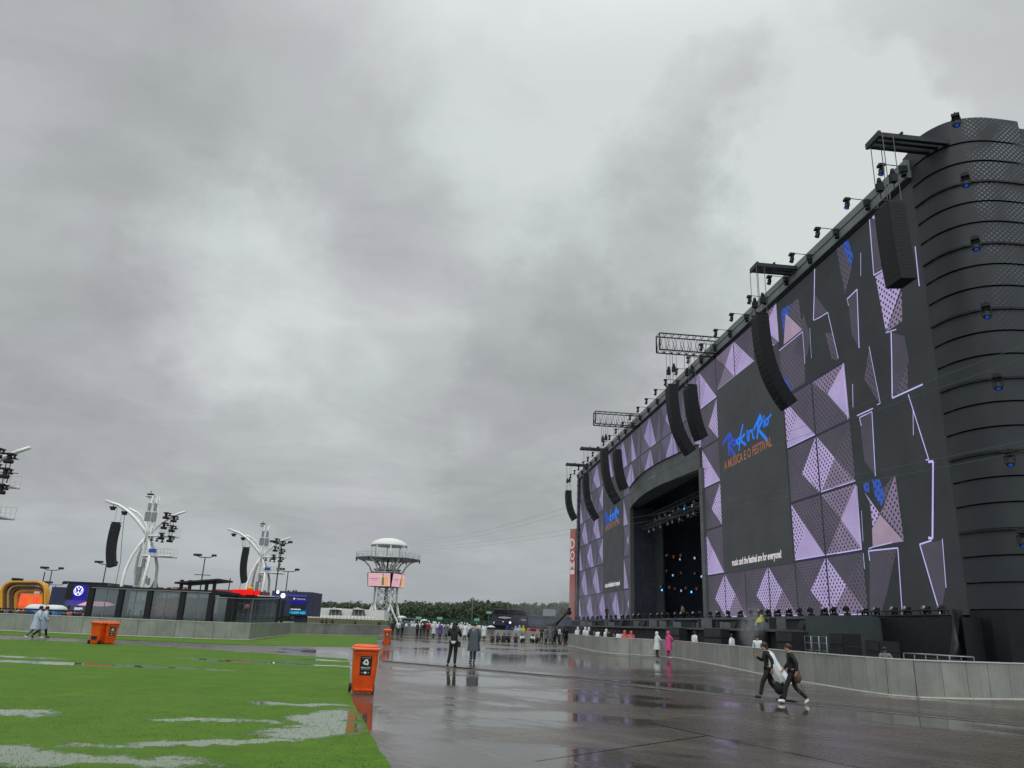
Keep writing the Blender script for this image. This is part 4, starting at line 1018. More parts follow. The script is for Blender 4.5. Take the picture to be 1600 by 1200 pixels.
# ------------------------------------------------------------------ people
def skin_mesh(nodes, edges, root, sub=1):
    """nodes: name -> (x, y, z, r); one continuous surface grown round the skeleton"""
    ks = list(nodes); me = bpy.data.meshes.new('t'); me.from_pydata([nodes[k][:3] for k in ks], [(ks.index(a), ks.index(b)) for a, b in edges], [])
    o = link(bpy.data.objects.new('t', me)); md = o.modifiers.new('s', 'SKIN'); md.use_smooth_shade = True
    for i, k in enumerate(ks):
        sv = me.skin_vertices[0].data[i]; r = nodes[k][3]; sv.radius = (r, r) if not isinstance(r, tuple) else r; sv.use_root = (k == root)
    if sub: sm = o.modifiers.new('u', 'SUBSURF'); sm.levels = sm.render_levels = sub
    dg = bpy.context.evaluated_depsgraph_get(); res = bpy.data.meshes.new_from_object(o.evaluated_get(dg))
    bpy.data.objects.remove(o); bpy.data.meshes.remove(me)
    for p in res.polygons: p.use_smooth = True
    return res
mat('skin', srgb(176, 132, 110), .5, 0, .05, 8.); mat('skin_brown', srgb(104, 74, 58), .5, 0, .05, 8.)
mat('hair_dark', srgb(24, 20, 18), .5, 0, .2, 20.); mat('hair_brown', srgb(44, 34, 30), .5, 0, .2, 20.); mat('eye_dark', (.01, .01, .01), .2)
CL = {'black': (20, 20, 22), 'charcoal': (48, 50, 54), 'grey': (96, 104, 108), 'white': (208, 212, 214), 'pale blue': (168, 184, 200), 'pink': (196, 72, 128), 'red': (150, 28, 38), 'purple': (88, 66, 140),
      'yellow': (190, 188, 32), 'blue': (36, 76, 170), 'brown': (92, 62, 52), 'denim': (58, 70, 92), 'green': (38, 92, 64), 'slate': (62, 71, 80), 'tan': (150, 120, 80), 'coral': (200, 96, 96)}
for k_, c_ in CL.items():
    mat('cloth_' + k_, srgb(*c_), .72, 0, .14, 7., bump=.15)
    if k_ in ('white', 'pale blue', 'slate', 'grey'):
        mat('rain_' + k_, srgb(*c_), .28, 0, .10, 7., bump=.1)
    else: MATS['rain_' + k_] = MATS['cloth_' + k_]

def pose(kind):
    P = dict(pel=(0, 0, .95), spi=(0, -.01, 1.14), che=(0, 0, 1.34), nec=(0, .01, 1.49), hd1=(0, .03, 1.575), hd2=(0, .02, 1.665),
             shl=(-.185, 0, 1.42), ell=(-.235, -.03, 1.14), wrl=(-.235, .06, .90), hal=(-.23, .085, .83),
             shr=(.185, 0, 1.42), elr=(.235, -.03, 1.14), wrr=(.235, .06, .90), har=(.23, .085, .83),
             hil=(-.09, 0, .91), knl=(-.10, .02, .49), anl=(-.10, -.02, .08), tol=(-.11, .12, .035),
             hir=(.09, 0, .91), knr=(.10, .02, .49), anr=(.10, -.02, .08), tor=(.11, .12, .035))
    if kind == 'phone':
        P.update(ell=(-.25, .12, 1.17), wrl=(-.10, .30, 1.36), hal=(-.06, .33, 1.43), elr=(.25, .12, 1.17), wrr=(.10, .30, 1.36), har=(.06, .33, 1.43), knl=(-.13, .01, .49), anl=(-.20, -.03, .08), tol=(-.23, .10, .035), knr=(.08, .03, .49), anr=(.08, 0, .08), tor=(.10, .13, .035))
    if kind == 'look':
        P.update(ell=(-.25, .06, 1.15), wrl=(-.10, .26, 1.16), hal=(-.04, .30, 1.18), knr=(.08, .06, .49), anr=(.07, .06, .08), tor=(.09, .20, .035), hd1=(0, .05, 1.57), hd2=(.0, .06, 1.66))
    if kind == 'walk':
        P.update(knl=(-.09, .20, .52), anl=(-.09, .30, .09), tol=(-.09, .45, .07), knr=(.09, -.06, .48), anr=(.09, -.42, .15), tor=(.09, -.33, .045),
                 ell=(-.23, -.12, 1.17), wrl=(-.22, -.10, .93), hal=(-.21, -.08, .85), elr=(.23, .06, 1.17), wrr=(.21, .22, .98), har=(.20, .27, .92), che=(0, .03, 1.33), nec=(0, .06, 1.48), hd1=(0, .09, 1.565), hd2=(0, .09, 1.655), pel=(0, 0, .93), hil=(-.09, .01, .89), hir=(.09, -.01, .89),
                 shl=(-.18, 0, 1.41), shr=(.18, .05, 1.41))
    if kind == 'walk_phone':
        P.update(pose('walk')); P.update(elr=(.22, .14, 1.16), wrr=(.12, .34, 1.28), har=(.10, .38, 1.35))
    if kind == 'sit':      # sitting on the ground, knees drawn up
        P = {k_: (v_[0], v_[1] - .10, v_[2] - .83) for k_, v_ in P.items()}
        P.update(knl=(-.13, .32, .48), anl=(-.12, .50, .08), tol=(-.13, .66, .05), knr=(.13, .32, .48), anr=(.12, .50, .08), tor=(.13, .66, .05), ell=(-.24, .08, .40), wrl=(-.12, .30, .42), hal=(-.06, .36, .42), elr=(.24, .08, .40), wrr=(.12, .30, .42), har=(.06, .36, .42),
                 hil=(-.09, -.06, .12), hir=(.09, -.06, .12), pel=(0, -.1, .13))
    if kind == 'lean':     # arms resting on the top of a wall
        P.update(ell=(-.27, .16, 1.16), wrl=(-.10, .34, 1.15), hal=(-.02, .38, 1.14), elr=(.27, .16, 1.16), wrr=(.10, .34, 1.15), har=(.02, .38, 1.14))
    if kind == 'crouch':
        P = {k_: (v_[0], v_[1], v_[2] - .50) for k_, v_ in P.items()}
        P.update(che=(0, .22, .76), nec=(0, .34, .86), hd1=(0, .42, .92), hd2=(0, .44, .99), shl=(-.18, .26, .82), shr=(.18, .26, .82), ell=(-.22, .36, .58), wrl=(-.14, .48, .42), hal=(-.12, .52, .36), elr=(.22, .36, .58), wrr=(.14, .48, .42), har=(.12, .52, .36),
                 knl=(-.16, .34, .44), anl=(-.14, .0, .08), tol=(-.15, .16, .04), knr=(.16, .34, .44), anr=(.14, .0, .08), tor=(.15, .16, .04), pel=(0, -.06, .44), spi=(0, .06, .60), hil=(-.09, -.04, .40), hir=(.09, -.04, .40))
    return P
RAD = dict(pel=.125, spi=.115, che=.13, nec=.055, hd1=.082, hd2=.088, shl=.06, shr=.06, ell=.042, elr=.042, wrl=.028, wrr=.028, hal=.030, har=.030, hil=.088, hir=.088, knl=.056, knr=.056, anl=.034, anr=.034, tol=.022, tor=.022)
EDG = [('pel', 'spi'), ('spi', 'che'), ('che', 'nec'), ('nec', 'hd1'), ('hd1', 'hd2'), ('che', 'shl'), ('shl', 'ell'), ('ell', 'wrl'), ('wrl', 'hal'), ('che', 'shr'), ('shr', 'elr'), ('elr', 'wrr'), ('wrr', 'har'),
       ('pel', 'hil'), ('hil', 'knl'), ('knl', 'anl'), ('anl', 'tol'), ('pel', 'hir'), ('hir', 'knr'), ('knr', 'anr'), ('anr', 'tor')]
def lerp3(a, b, t_): return tuple(a[i] + (b[i] - a[i]) * t_ for i in range(3))
PM = {}
def person_meshes(kind, fine):
    key = (kind, fine)
    if key in PM: return PM[key]
    P = pose(kind); s_ = 2 if fine else 1; out = {}
    nd = {k_: (*P[k_], RAD[k_] * .92) for k_ in P}; ed = list(EDG)
    if fine:
        # five fingers on each hand, nose and ears on the head
        for sd_, sx in (('l', -1), ('r', 1)):
            wr, ha = Vector(P['wr' + sd_]), Vector(P['ha' + sd_]); d = (ha - wr).normalized(); sv = d.cross(Vector((sx, 0, .2))).normalized(); pn = d.cross(sv)
            for i, (o_, L) in enumerate(((-.03, .065), (-.01, .08), (.012, .075), (.032, .058))):
                a = ha + sv * o_ + d * .02; b = a + d * (L * .55) + pn * .008; c = b + d * (L * .3) + pn * .028
                nd[f'f{sd_}{i}a'] = (*a, .010); nd[f'f{sd_}{i}b'] = (*b, .009); nd[f'f{sd_}{i}c'] = (*c, .007)
                ed += [('ha' + sd_, f'f{sd_}{i}a'), (f'f{sd_}{i}a', f'f{sd_}{i}b'), (f'f{sd_}{i}b', f'f{sd_}{i}c')]
            a = wr + d * .03 + sv * -.03; b = a + sv * -.03 + d * .035; nd[f't{sd_}a'] = (*a, .011); nd[f't{sd_}b'] = (*b, .009); ed += [('wr' + sd_, f't{sd_}a'), (f't{sd_}a', f't{sd_}b')]
        h1 = P['hd1']; nd['nose'] = (h1[0], h1[1] + .095, h1[2] + .035, .012); ed.append(('hd1', 'nose'))
        for sx in (-1, 1): nd[f'ear{sx}'] = (h1[0] + sx * .088, h1[1], h1[2] + .035, .014); ed.append(('hd1', f'ear{sx}'))
    out['body'] = skin_mesh(nd, ed, 'pel', s_)
    g_ = lambda k_, r: (*P[k_], r)
    top = dict(pel=(P['pel'][0], P['pel'][1], P['pel'][2] - .11, .150), spi=g_('spi', .140), che=g_('che', .150), nec=(*lerp3(P['che'], P['nec'], .8), .075), shl=g_('shl', .082), shr=g_('shr', .082), ell=g_('ell', .062), elr=g_('elr', .062), wrl=g_('wrl', .045), wrr=g_('wrr', .045))
    out['jacket'] = skin_mesh(top, [('pel', 'spi'), ('spi', 'che'), ('che', 'nec'), ('che', 'shl'), ('shl', 'ell'), ('ell', 'wrl'), ('che', 'shr'), ('shr', 'elr'), ('elr', 'wrr')], 'pel', s_)
    tr = dict(pel=(P['pel'][0], P['pel'][1], P['pel'][2] + .04, .138), hil=g_('hil', .105), hir=g_('hir', .105), knl=g_('knl', .074), knr=g_('knr', .074), anl=(*lerp3(P['anl'], P['knl'], .06), .062), anr=(*lerp3(P['anr'], P['knr'], .06), .062))
    out['trousers'] = skin_mesh(tr, [('pel', 'hil'), ('hil', 'knl'), ('knl', 'anl'), ('pel', 'hir'), ('hir', 'knr'), ('knr', 'anr')], 'pel', s_)
    for sd_ in 'lr':
        an, to = Vector(P['an' + sd_]), Vector(P['to' + sd_]); hl = an + (an - to) * .25 + Vector((0, 0, -.03)); hl.z = max(hl.z, .045)
        out['shoe' + sd_] = skin_mesh({'a': (*hl, .046), 'b': (*an.lerp(to, .5), .050), 'c': (*to, .042), 'd': (*(to + (to - an) * .2), .03)}, [('a', 'b'), ('b', 'c'), ('c', 'd')], 'a', 1)
    h1, h2 = Vector(P['hd1']), Vector(P['hd2']); c = h1.lerp(h2, .55)
    mb = MB(); mb.blob(c + Vector((0, -.022, .028)), (.098, .105, .105), 12, 8); out['hair_short'] = mb_mesh(mb)
    mb = MB(); mb.blob(c + Vector((0, -.022, .028)), (.10, .108, .108), 12, 8); mb.blob(c + Vector((0, -.085, -.14)), (.105, .05, .20), 10, 8); out['hair_long'] = mb_mesh(mb)
    mb = MB(); mb.blob(c + Vector((0, -.03, .0)), (.125, .13, .145), 12, 8); mb.tube([Vector(P['nec']) + Vector((0, -.02, .06)), Vector(P['nec']) + Vector((0, -.02, -.06))], [.10, .15], 10); out['hood'] = mb_mesh(mb)
    mb = MB(); mb.blob(c + Vector((0, -.01, .045)), (.105, .112, .085), 12, 8); mb.tube([c + Vector((0, .09, .03)), c + Vector((0, .165, .015))], [.075, .055], 8); out['cap'] = mb_mesh(mb)
    # poncho: hangs from the shoulders to below the knee with folds, wide sleeves
    nec, che, pel = Vector(P['nec']), Vector(P['che']), Vector(P['pel']); rs = []; n = 28
    if kind == 'sit':
        prof_ = [(nec, .09, .09, 0), (nec.lerp(che, .5), .19, .13, 0), (che, .23, .17, .02), (Vector((0, .02, .38)), .27, .26, .06), (Vector((0, .14, .22)), .32, .42, .1), (Vector((0, .17, .05)), .38, .50, .14)]
    elif kind == 'crouch':
        prof_ = [(nec, .09, .09, 0), (nec.lerp(che, .5), .2, .15, 0), (che, .23, .19, .02), (Vector((0, .12, .55)), .26, .28, .06), (Vector((0, .05, .3)), .3, .34, .1)]
    else:
        low = Vector((0, -.02, .50)); prof_ = [(nec, .085, .085, 0), (nec.lerp(che, .35), .185, .12, 0), (che, .235, .165, .01), (Vector((0, .01, 1.12)), .235, .185, .03), (pel, .245, .20, .05), (Vector((0, -.01, .72)), .265, .225, .08), (low, .285, .245, .11)]
    for (c_, rx, ry, fo) in prof_:
        rs.append([(c_.x + rx * math.cos(2 * PI * k_ / n) * (1 + fo * math.sin(k_ * 2.3 + 1)), c_.y + ry * math.sin(2 * PI * k_ / n) * (1 + fo * math.cos(k_ * 1.9)), c_.z + fo * .12 * math.sin(k_ * 1.3)) for k_ in range(n)])
    mb = MB(); mb.rings(rs, cap=False)
    for sd_ in 'lr':
        sh, el, wr = Vector(P['sh' + sd_]), Vector(P['el' + sd_]), Vector(P['wr' + sd_]); mb.tube([sh.lerp(che, .35), sh, el, wr.lerp(el, .15)], [.07, .088, .085, .075], 10, cap=False)
    out['poncho'] = mb_mesh(mb)
    PM[key] = out; return out
def mb_mesh(mb):
    o = mb.build('t', 'cloth_white'); me = o.data; bpy.data.objects.remove(o); return me
def person(loc, rz, label, kind='stand', h=1.70, top='black', legs='black', over=None, head='hair_short', hairm='hair_dark', fine=False, skin='skin', shoes='black', group=None, name='person'):
    K = person_meshes(kind, fine)
    t_ = thing(name, loc, label, 'person', group, rz); t_.scale = (h / 1.75,) * 3
    def part(nm, me, m_):
        o = link(bpy.data.objects.new(nm, me)); o.parent = t_
        if not len(me.materials): me.materials.append(MATS[m_])
        o.material_slots[0].link = 'OBJECT'; o.material_slots[0].material = MATS[m_]; return o
    b = part('body', K['body'], skin)
    part('jacket', K['jacket'], 'cloth_' + top); part('trousers', K['trousers'], 'cloth_' + legs)
    part('shoe', K['shoel'], 'cloth_' + shoes); part('shoe', K['shoer'], 'cloth_' + shoes)
    if over: part('poncho', K['poncho'], 'rain_' + over)
    if head == 'hood': part('hood', K['hood'], 'rain_' + (over or top))
    elif head == 'cap': part('cap', K['cap'], 'cloth_' + hairm)
    else: part('hair', K[head], hairm)
    if fine:
        h1, h2 = Vector(pose(kind)['hd1']), Vector(pose(kind)['hd2'])
        mb = MB()
        for sx in (-1, 1): mb.blob(h1.lerp(h2, .5) + Vector((sx * .032, .076, .0)), .011, 6, 4)
        mb.build('eyes', 'eye_dark', t_, world=False)
        mb = MB(); mb.blob(h1 + Vector((0, .076, -.02)), (.024, .008, .006), 6, 4); mb.build('mouth', 'cloth_coral', t_, world=False)
    return t_
mat('phone', (.01, .01, .012), .15)
# the woman filming, seen from behind
p = G(707, 1042); person(p, math.radians(-8), 'woman in a black jacket over a white hem holding up a phone, seen from behind', 'phone', 1.74, 'black', 'black', None, 'hair_long', 'hair_dark', True)
wm = bpy.context.scene.objects[-1] if False else None
mb = MB(); mb.rings([[(.155 * math.cos(a * PI / 8), .148 * math.sin(a * PI / 8), z) for a in range(16)] for z in (.90, .99)], cap=False)
o = mb.build('shirt_hem', 'cloth_white', None); o.parent = [q for q in COL.objects if q.name.startswith('person')][-1]
par = o.parent
mb = MB(); mb.box((.21, .02, .86), (.10, .2, .2)); mb.tube([(.2, .0, .95), (.05, -.15, 1.2), (-.14, -.05, 1.44)], .012, 5); mb.build('shoulder_bag', 'cloth_black', None).parent = par
ph = MB(); ph.box((0, 0, 0), (.075, .01, .15)); q = p + Matrix.Rotation(math.radians(-8), 3, 'Z') @ Vector((0, .36, 1.46)) * (1.74 / 1.75)
tag(ph.build('phone', 'phone', None, local_origin=None), 'black phone held up by the woman in a black jacket', 'phone'); bpy.data.objects['phone'].location = q
# man in a grey rain poncho
person(G(739, 1035.5), math.radians(20), 'man standing in a grey knee-length rain poncho and dark cap on wet paving', 'look', 1.74, 'charcoal', 'slate', 'slate', 'cap', 'black', True, shoes='black')
# the two walkers near the wall
a = G(1203, 1093); person(a, math.radians(78), 'person in black walking left with a pale raincoat over the shoulder near the curved wall', 'walk_phone', 1.50, 'black', 'black', None, 'hair_long', 'hair_dark', True)
par = [q for q in COL.objects if q.name.startswith('person')][-1]
n = 22; rs = []
for (cx, cy, cz, rx, ry, fo) in ((0, -.01, 1.49, .10, .08, 0), (0, -.07, 1.41, .23, .12, .02), (0, -.14, 1.2, .26, .15, .06), (0, -.20, .98, .27, .20, .12), (0, -.32, .76, .28, .25, .18), (0, -.46, .55, .27, .27, .24)):
    rs.append([(cx + rx * math.cos(2 * PI * k / n) * (1 + fo * math.sin(k * 2.1)), cy + ry * math.sin(2 * PI * k / n) * (1 + fo * math.cos(k * 1.7)), cz + fo * .2 * math.sin(k * 1.3)) for k in range(n)])
mb = MB(); mb.rings(rs, cap=False); mb.build('raincoat', 'rain_white', None).parent = par
def bag(loc, label, m_, sc_=1.):
    mb = MB(); mb.blob((0, 0, 0), (.15 * sc_, .10 * sc_, .19 * sc_), 10, 8); mb.box((0, .09 * sc_, -.03), (.2 * sc_, .06 * sc_, .18 * sc_)); t_ = thing('bag', loc, label, 'bag'); mb.build('pouch', m_, t_, world=False)
    mb = MB(); mb.tube([(-.08 * sc_, 0, .16 * sc_), (-.05 * sc_, 0, .30 * sc_), (.05 * sc_, 0, .30 * sc_), (.08 * sc_, 0, .16 * sc_)], .012, 5); mb.tube([(-.05, -.05, -.15), (.0, -.1, -.36)], .01, 4); mb.tube([(.06, -.05, -.15), (.12, -.1, -.34)], .01, 4); mb.build('strap', m_, t_, world=False)
    return t_
bag(W(1218, 1074, a.y - .15), 'black rucksack carried low between the two walkers', 'cloth_black')
b = G(1241, 1100); person(b, math.radians(76), 'short-haired person in black with white trainers striding left by the curved wall', 'walk', 1.50, 'black', 'black', None, 'hair_short', 'hair_brown', True, shoes='white')
bag(W(1246, 1059, b.y - .05), 'brown bag at the hip of the walker in white trainers', 'cloth_brown', .75)
# two in pale ponchos on the path at left
person(G(52, 998), math.radians(-60), 'person in a pale blue poncho walking on the left path, left of two', 'walk', 1.72, 'white', 'grey', 'pale blue', 'hair_short', 'hair_dark', shoes='white')
person(G(62, 997.5) , math.radians(-60), 'person in a pale blue poncho and black trousers on the left path, right of two', 'walk', 1.72, 'pale blue', 'black', 'pale blue', 'hair_short', 'hair_dark')
# at the curved wall
person(G(1027, 1026.2), math.radians(-80), 'person in a long white poncho leaning on the curved wall', 'lean', 1.66, 'white', 'charcoal', 'white', 'hood', shoes='charcoal')
person(G(1045, 1028.6), math.radians(-70), 'person in a long pink raincoat with its hood up at the curved wall', 'lean', 1.72, 'pink', 'pink', 'pink', 'hood', shoes='white')
def behind(px, py_top, Y, **kw):
    """someone whose lower half the wall hides: stand them where their head shows"""
    top_ = W(px, py_top, Y); h = max(1.45, min(1.9, top_.z)); return person(Vector((top_.x, Y, 0)), kw.pop('rz', R.uniform(-1, 1)), kw.pop('label'), kw.pop('kind', 'stand'), h, **kw)
behind(1085, 986, 58., label='person in a white poncho behind the curved wall, farther left of the three there', over='white', top='white', rz=-1.2, head='hair_short', hairm='hair_brown')
behind(1143, 990, 50., label='person in white behind the curved wall, the middle one of three in white', over='white', top='white', rz=.9)
behind(1183, 992, 41., label='dark-haired person in a white top behind the curved wall, nearest the two walkers', top='white', rz=2.6, head='hair_short')
behind(1382, 1014, 30., label='man in a pale grey top leaning on the curved wall under the dark curtain', top='grey', rz=2.9, kind='lean', skin='skin_brown')
q = S(*(fz(1185, 978, -2.2)[0], -2.2, 2.12)); person(q, math.radians(-60), 'stagehand in a yellow raincoat crouching on the stage deck', 'crouch', 1.75, 'yellow', 'black', 'yellow', 'hood')
u_, z_ = fz(948, 970, -1.2); person(S(u_, -1.2, 3.08), math.radians(170), 'stagehand in black standing on the stage ledge by the small screen', 'stand', 1.8, 'black', 'black')
u_, z_ = fz(1067, 966, 3.); person(S(u_, 3., 3.12), math.radians(120), 'person in a tan jacket standing inside the stage portal', 'stand', 1.75, 'tan', 'charcoal')
# row of crew and spectators between wall and stage
wh = ['white', 'charcoal', 'white', 'white', 'black', 'grey', 'white', 'black', 'white', 'charcoal', 'black', 'grey', 'white']
for i, c_ in enumerate(wh):
    x = 903 + i * 5.4 + R.uniform(-1.2, 1.2); behind(x, 979 + i * .55 + R.uniform(-1, 1), 82. - i * 1.0, label=f'{ordw(i)} person from the left behind the far end of the curved wall, in {c_}', top=c_, over=c_ if c_ == 'white' else None, head=R.choice(['hair_short', 'hood', 'hair_long']), group='people behind the far end of the curved wall')
for i, x in enumerate((976, 986)): behind(x, 985 + i, 62., label=f'person in a coral jacket behind the curved wall, {"left" if i == 0 else "right"} of two in coral', top='coral', over='coral', head='hood', group='two people in coral')
# people in front of the back wall: px, feet y, kind, colours
kinds_ = ['stand', 'look', 'lean', 'stand', 'phone']
front = [(612, 995, 'stand', 'black', 'black', None, 'hair_short'), (621, 996, 'stand', 'white', 'charcoal', None, 'hair_short'), (628, 995, 'look', 'grey', 'black', None, 'hair_short'), (651, 997, 'look', 'charcoal', 'black', None, 'hair_short'),
         (657, 996.5, 'stand', 'grey', 'charcoal', None, 'hair_short'), (662, 997, 'stand', 'black', 'charcoal', None, 'hair_long'), (668, 997, 'stand', 'red', 'brown', None, 'hair_short'), (677, 997, 'stand', 'white', 'grey', 'white', 'hood'),
         (687, 998, 'stand', 'purple', 'purple', 'purple', 'hair_short'), (697, 998, 'stand', 'charcoal', 'charcoal', 'grey', 'hair_short'), (713, 999, 'phone', 'brown', 'red', None, 'hair_short'), (726, 1000, 'stand', 'white', 'grey', 'white', 'hair_short'),
         (733, 1000, 'stand', 'grey', 'black', 'white', 'hood'), (756, 1001, 'stand', 'white', 'black', 'white', 'hair_short'), (846, 1004, 'stand', 'charcoal', 'black', None, 'hair_short'), (853, 1005.5, 'stand', 'grey', 'black', 'grey', 'hair_short'), (860, 1005.5, 'look', 'grey', 'charcoal', 'grey', 'hood'),
         (867, 1006, 'stand', 'slate', 'black', None, 'hair_short'), (874, 1006, 'stand', 'white', 'slate', None, 'hair_short'), (880, 1006, 'stand', 'black', 'denim', None, 'hair_long'), (884, 1006, 'stand', 'black', 'black', None, 'hair_short')]
for i, (x, y, kd, tp, lg_, ov, hd) in enumerate(front):
    person(G(x, y), R.uniform(-1.3, 1.3), f'{ordw(i)} standing person from the left before the back wall, in {ov or tp}', kinds_[i % 5] if kd == 'stand' else kd, 1.62 + R.uniform(0, .14), tp, lg_, ov, hd, group='people standing before the back wall')
sit = [(769, 'brown'), (778, 'charcoal'), (787, 'black'), (794, 'black'), (806, 'charcoal'), (816, 'white'), (832, 'white'), (839, 'brown')]
for i, (x, c_) in enumerate(sit):
    person(G(x, 1002.5 + i * .28), math.radians(180) + R.uniform(-.5, .5), f'{ordw(i)} person from the left sitting on the ground against the back wall, in {c_}', 'sit', 1.7, c_, R.choice(['black', 'charcoal', 'denim']), None, R.choice(['hair_short', 'hair_long']), group='people sitting against the back wall')
# heads showing over the back wall
for i in range(34):
    x = 636 + i * 3.75 + R.uniform(-1, 1) if i < 34 else 0
    c_ = R.choice(['white', 'white', 'white', 'white', 'pale blue', 'grey', 'charcoal', 'white', 'green'])
    behind(x, 970.5 + (x - 640) * .032 + R.uniform(-1.3, 1.2), R.uniform(99, 112), label=f'{ordw(i)} person from the left behind the back wall below the wood, in {c_}', top=c_, over=c_ if c_ in ('white', 'pale blue') else None, head='hood' if R.random() < .65 and c_ in ('white', 'pale blue') else 'hair_short', group='crowd behind the back wall')
for i, (x, c_) in enumerate(((793, 'blue'), (806, 'pale blue'), (812, 'pale blue'), (818, 'yellow'), (826, 'coral'), (831, 'brown'), (836, 'red'), (841, 'coral'), (846, 'brown'), (852, 'grey'), (800, 'charcoal'))):
    behind(x, 977 + (x - 793) * .05 + R.uniform(-1, 1), 100 + R.uniform(-2, 3), label=f'person in {c_} over the back wall before the dark stalls, {ordw(i)} of that row', top=c_, over=c_ if c_ in ('yellow', 'pale blue', 'coral') else None, head='hood' if c_ in ('yellow', 'pale blue', 'blue') else 'hair_short', group='people behind the wall before the dark stalls')
for i in range(15):
    x = 1 + i * 3.1 + R.uniform(-.8, .8); c_ = R.choice(['white', 'black', 'charcoal', 'grey', 'white', 'brown'])
    behind(x, 950.5 + R.uniform(-1, 1.6), R.uniform(70, 80), label=f'{ordw(i)} person from the left over the left wall before the golden stage, in {c_}', top=c_, over=c_ if c_ == 'white' else None, group='crowd before the golden stage')
for i in range(13):
    x = 101 + i * 2.9 + R.uniform(-.8, .8); c_ = R.choice(['white', 'black', 'charcoal', 'grey', 'black', 'coral'])
    behind(x, 953.5 + R.uniform(-1.4, 2.), R.uniform(64, 76), label=f'{ordw(i)} person from the left over the left wall under the blue canopy, in {c_}', top=c_, over=c_ if c_ == 'white' else None, group='crowd under the blue canopy')
# ------------------------------------------------------------------ curved white light towers
def tower_tree():
    Y = 105.; base = Vector((W(225, 955, Y).x, Y, 0))
    t_ = thing('sound_tower', base, 'nearer complete white curved sound tower behind the glass pavilion', 'sound tower', 'white curved sound towers')
    c8 = lambda x, y, dy=0.: W(120 + x * .15, 750 + y * .15, Y) + Y1 * dy
    def part(name, m_, fn, parent=None):
        mb = MB(); fn(mb); return mb.build(name, m_, parent or t_)
    node = c8(735, 575)
    for dy in (-1.3, 1.3):      # legs, bowed left and right
        part('leg', 'white_steel', lambda mb: mb.tube([Vector((c8(543, 1120).x, Y + dy * 1.6, 0)), c8(543, 1060, dy * 1.4), c8(560, 940, dy * 1.1), c8(605, 800, dy * .7), c8(665, 680, dy * .3), node], [.22, .22, .21, .2, .18, .16], 8))
        part('leg', 'white_steel', lambda mb: mb.tube([Vector((c8(745, 1120).x, Y + dy * 1.6, 0)), c8(762, 1040, dy * 1.4), c8(790, 900, dy * 1.1), c8(792, 790, dy * .7), c8(768, 660, dy * .3), node], [.22, .22, .21, .2, .18, .16], 8))
        part('leg', 'white_steel', lambda mb: mb.tube([Vector((c8(650, 1120).x + dy, Y, 0)), c8(640 + dy * 10, 1060), c8(690, 860), c8(718, 700), node], [.14, .14, .13, .12, .1], 7))
    # arms
    A1 = [node, c8(690, 500), c8(620, 410), c8(540, 330), c8(440, 262), c8(300, 215)]
    part('arm', 'white_steel', lambda mb: mb.tube(A1, [.26, .25, .24, .22, .2, .17], 8))
    part('arm', 'white_steel', lambda mb: mb.tube([node, c8(700, 480, .8), c8(650, 380, .9), c8(600, 330, .8), c8(520, 290, .6)], .15, 7))
    part('arm', 'white_steel', lambda mb: mb.tube([node, c8(800, 520), c8(880, 450), c8(970, 392), c8(1060, 352), c8(1135, 328)], [.22, .22, .21, .2, .18, .16], 8))
    # mast truss
    def mast(mb):
        a0, a1 = Vector((c8(640, 1130).x, Y, 0)), c8(828, 172); d = (a1 - a0)
        for ox, oy in ((-.35, -.35), (.35, -.35), (.35, .35), (-.35, .35)): mb.tube([a0 + X1 * ox + Y1 * oy, a1 + X1 * ox + Y1 * oy], .06, 5)
        for k in range(24):
            p0, p1 = a0 + d * (k / 24), a0 + d * ((k + 1) / 24); s_ = .35 if k % 2 else -.35
            mb.tube([p0 + X1 * s_ - Y1 * .35, p1 - X1 * s_ - Y1 * .35], .035, 3); mb.tube([p0 + Y1 * s_ + X1 * .35, p1 - Y1 * s_ + X1 * .35], .035, 3)
    part('mast', 'white_steel', mast)
    part('mast_arm', 'white_steel', lambda mb: (mb.box(c8(765, 168), (1.4, .6, .14)), mb.tube([c8(740, 175), c8(800, 230)], .06, 5)))
    for (x, y, wd, ht) in ((775, 285, .40, 1.0), (835, 288, .4, 1.0), (755, 385, .75, 1.25), (820, 392, .7, 1.25), (710, 870, .38, 1.1), (668, 945, .5, .9), (645, 1040, .4, 1.3), (735, 1040, .35, 1.), (765, 1060, .3, .9)):
        part('panel', 'steel', lambda mb: mb.box(c8(x, y, -.5), (wd, .12, ht)))
    # platforms
    def deck(mb, x0, x1, y, dpt, rail):
        a, b = c8(x0, y), c8(x1, y); m_ = (a + b) / 2; m_.z = a.z
        for dy in (-dpt, dpt): mb.tube([Vector((a.x, Y + dy * .3, a.z)), Vector((b.x, Y + dy, a.z))], .12, 6)
        mb.box(m_ - Z1 * .05, (b.x - a.x, dpt * 1.6, .1))
        if rail:
            for k in range(7):
                x = a.x + (b.x - a.x) * (.3 + .7 * k / 6)
                for dy in (-dpt, dpt): mb.tube([(x, Y + dy, a.z), (x, Y + dy, a.z + 1.0)], .025, 3)
            for hh in (.5, 1.0):
                for dy in (-dpt, dpt): mb.tube([(a.x + (b.x - a.x) * .3, Y + dy, a.z + hh), (b.x, Y + dy, a.z + hh)], .025, 3)
    part('platform', 'white_steel', lambda mb: deck(mb, 750, 1045, 580, .8, True)); part('platform', 'white_steel', lambda mb: deck(mb, 700, 1010, 788, 1.1, True))
    part('blue_sign', 'cloth_blue', lambda mb: mb.box(c8(830, 745, -1.2), (1.0, .06, .5)))
    part('light_frame', 'steel_dark', lambda mb: [mb.tube([c8(x, 370), c8(x + (-25), 580)], .04, 4) for x in (985, 1015)] + [mb.tube([c8(900, y), c8(1065, y + 15)], .04, 4) for y in (395, 490)])
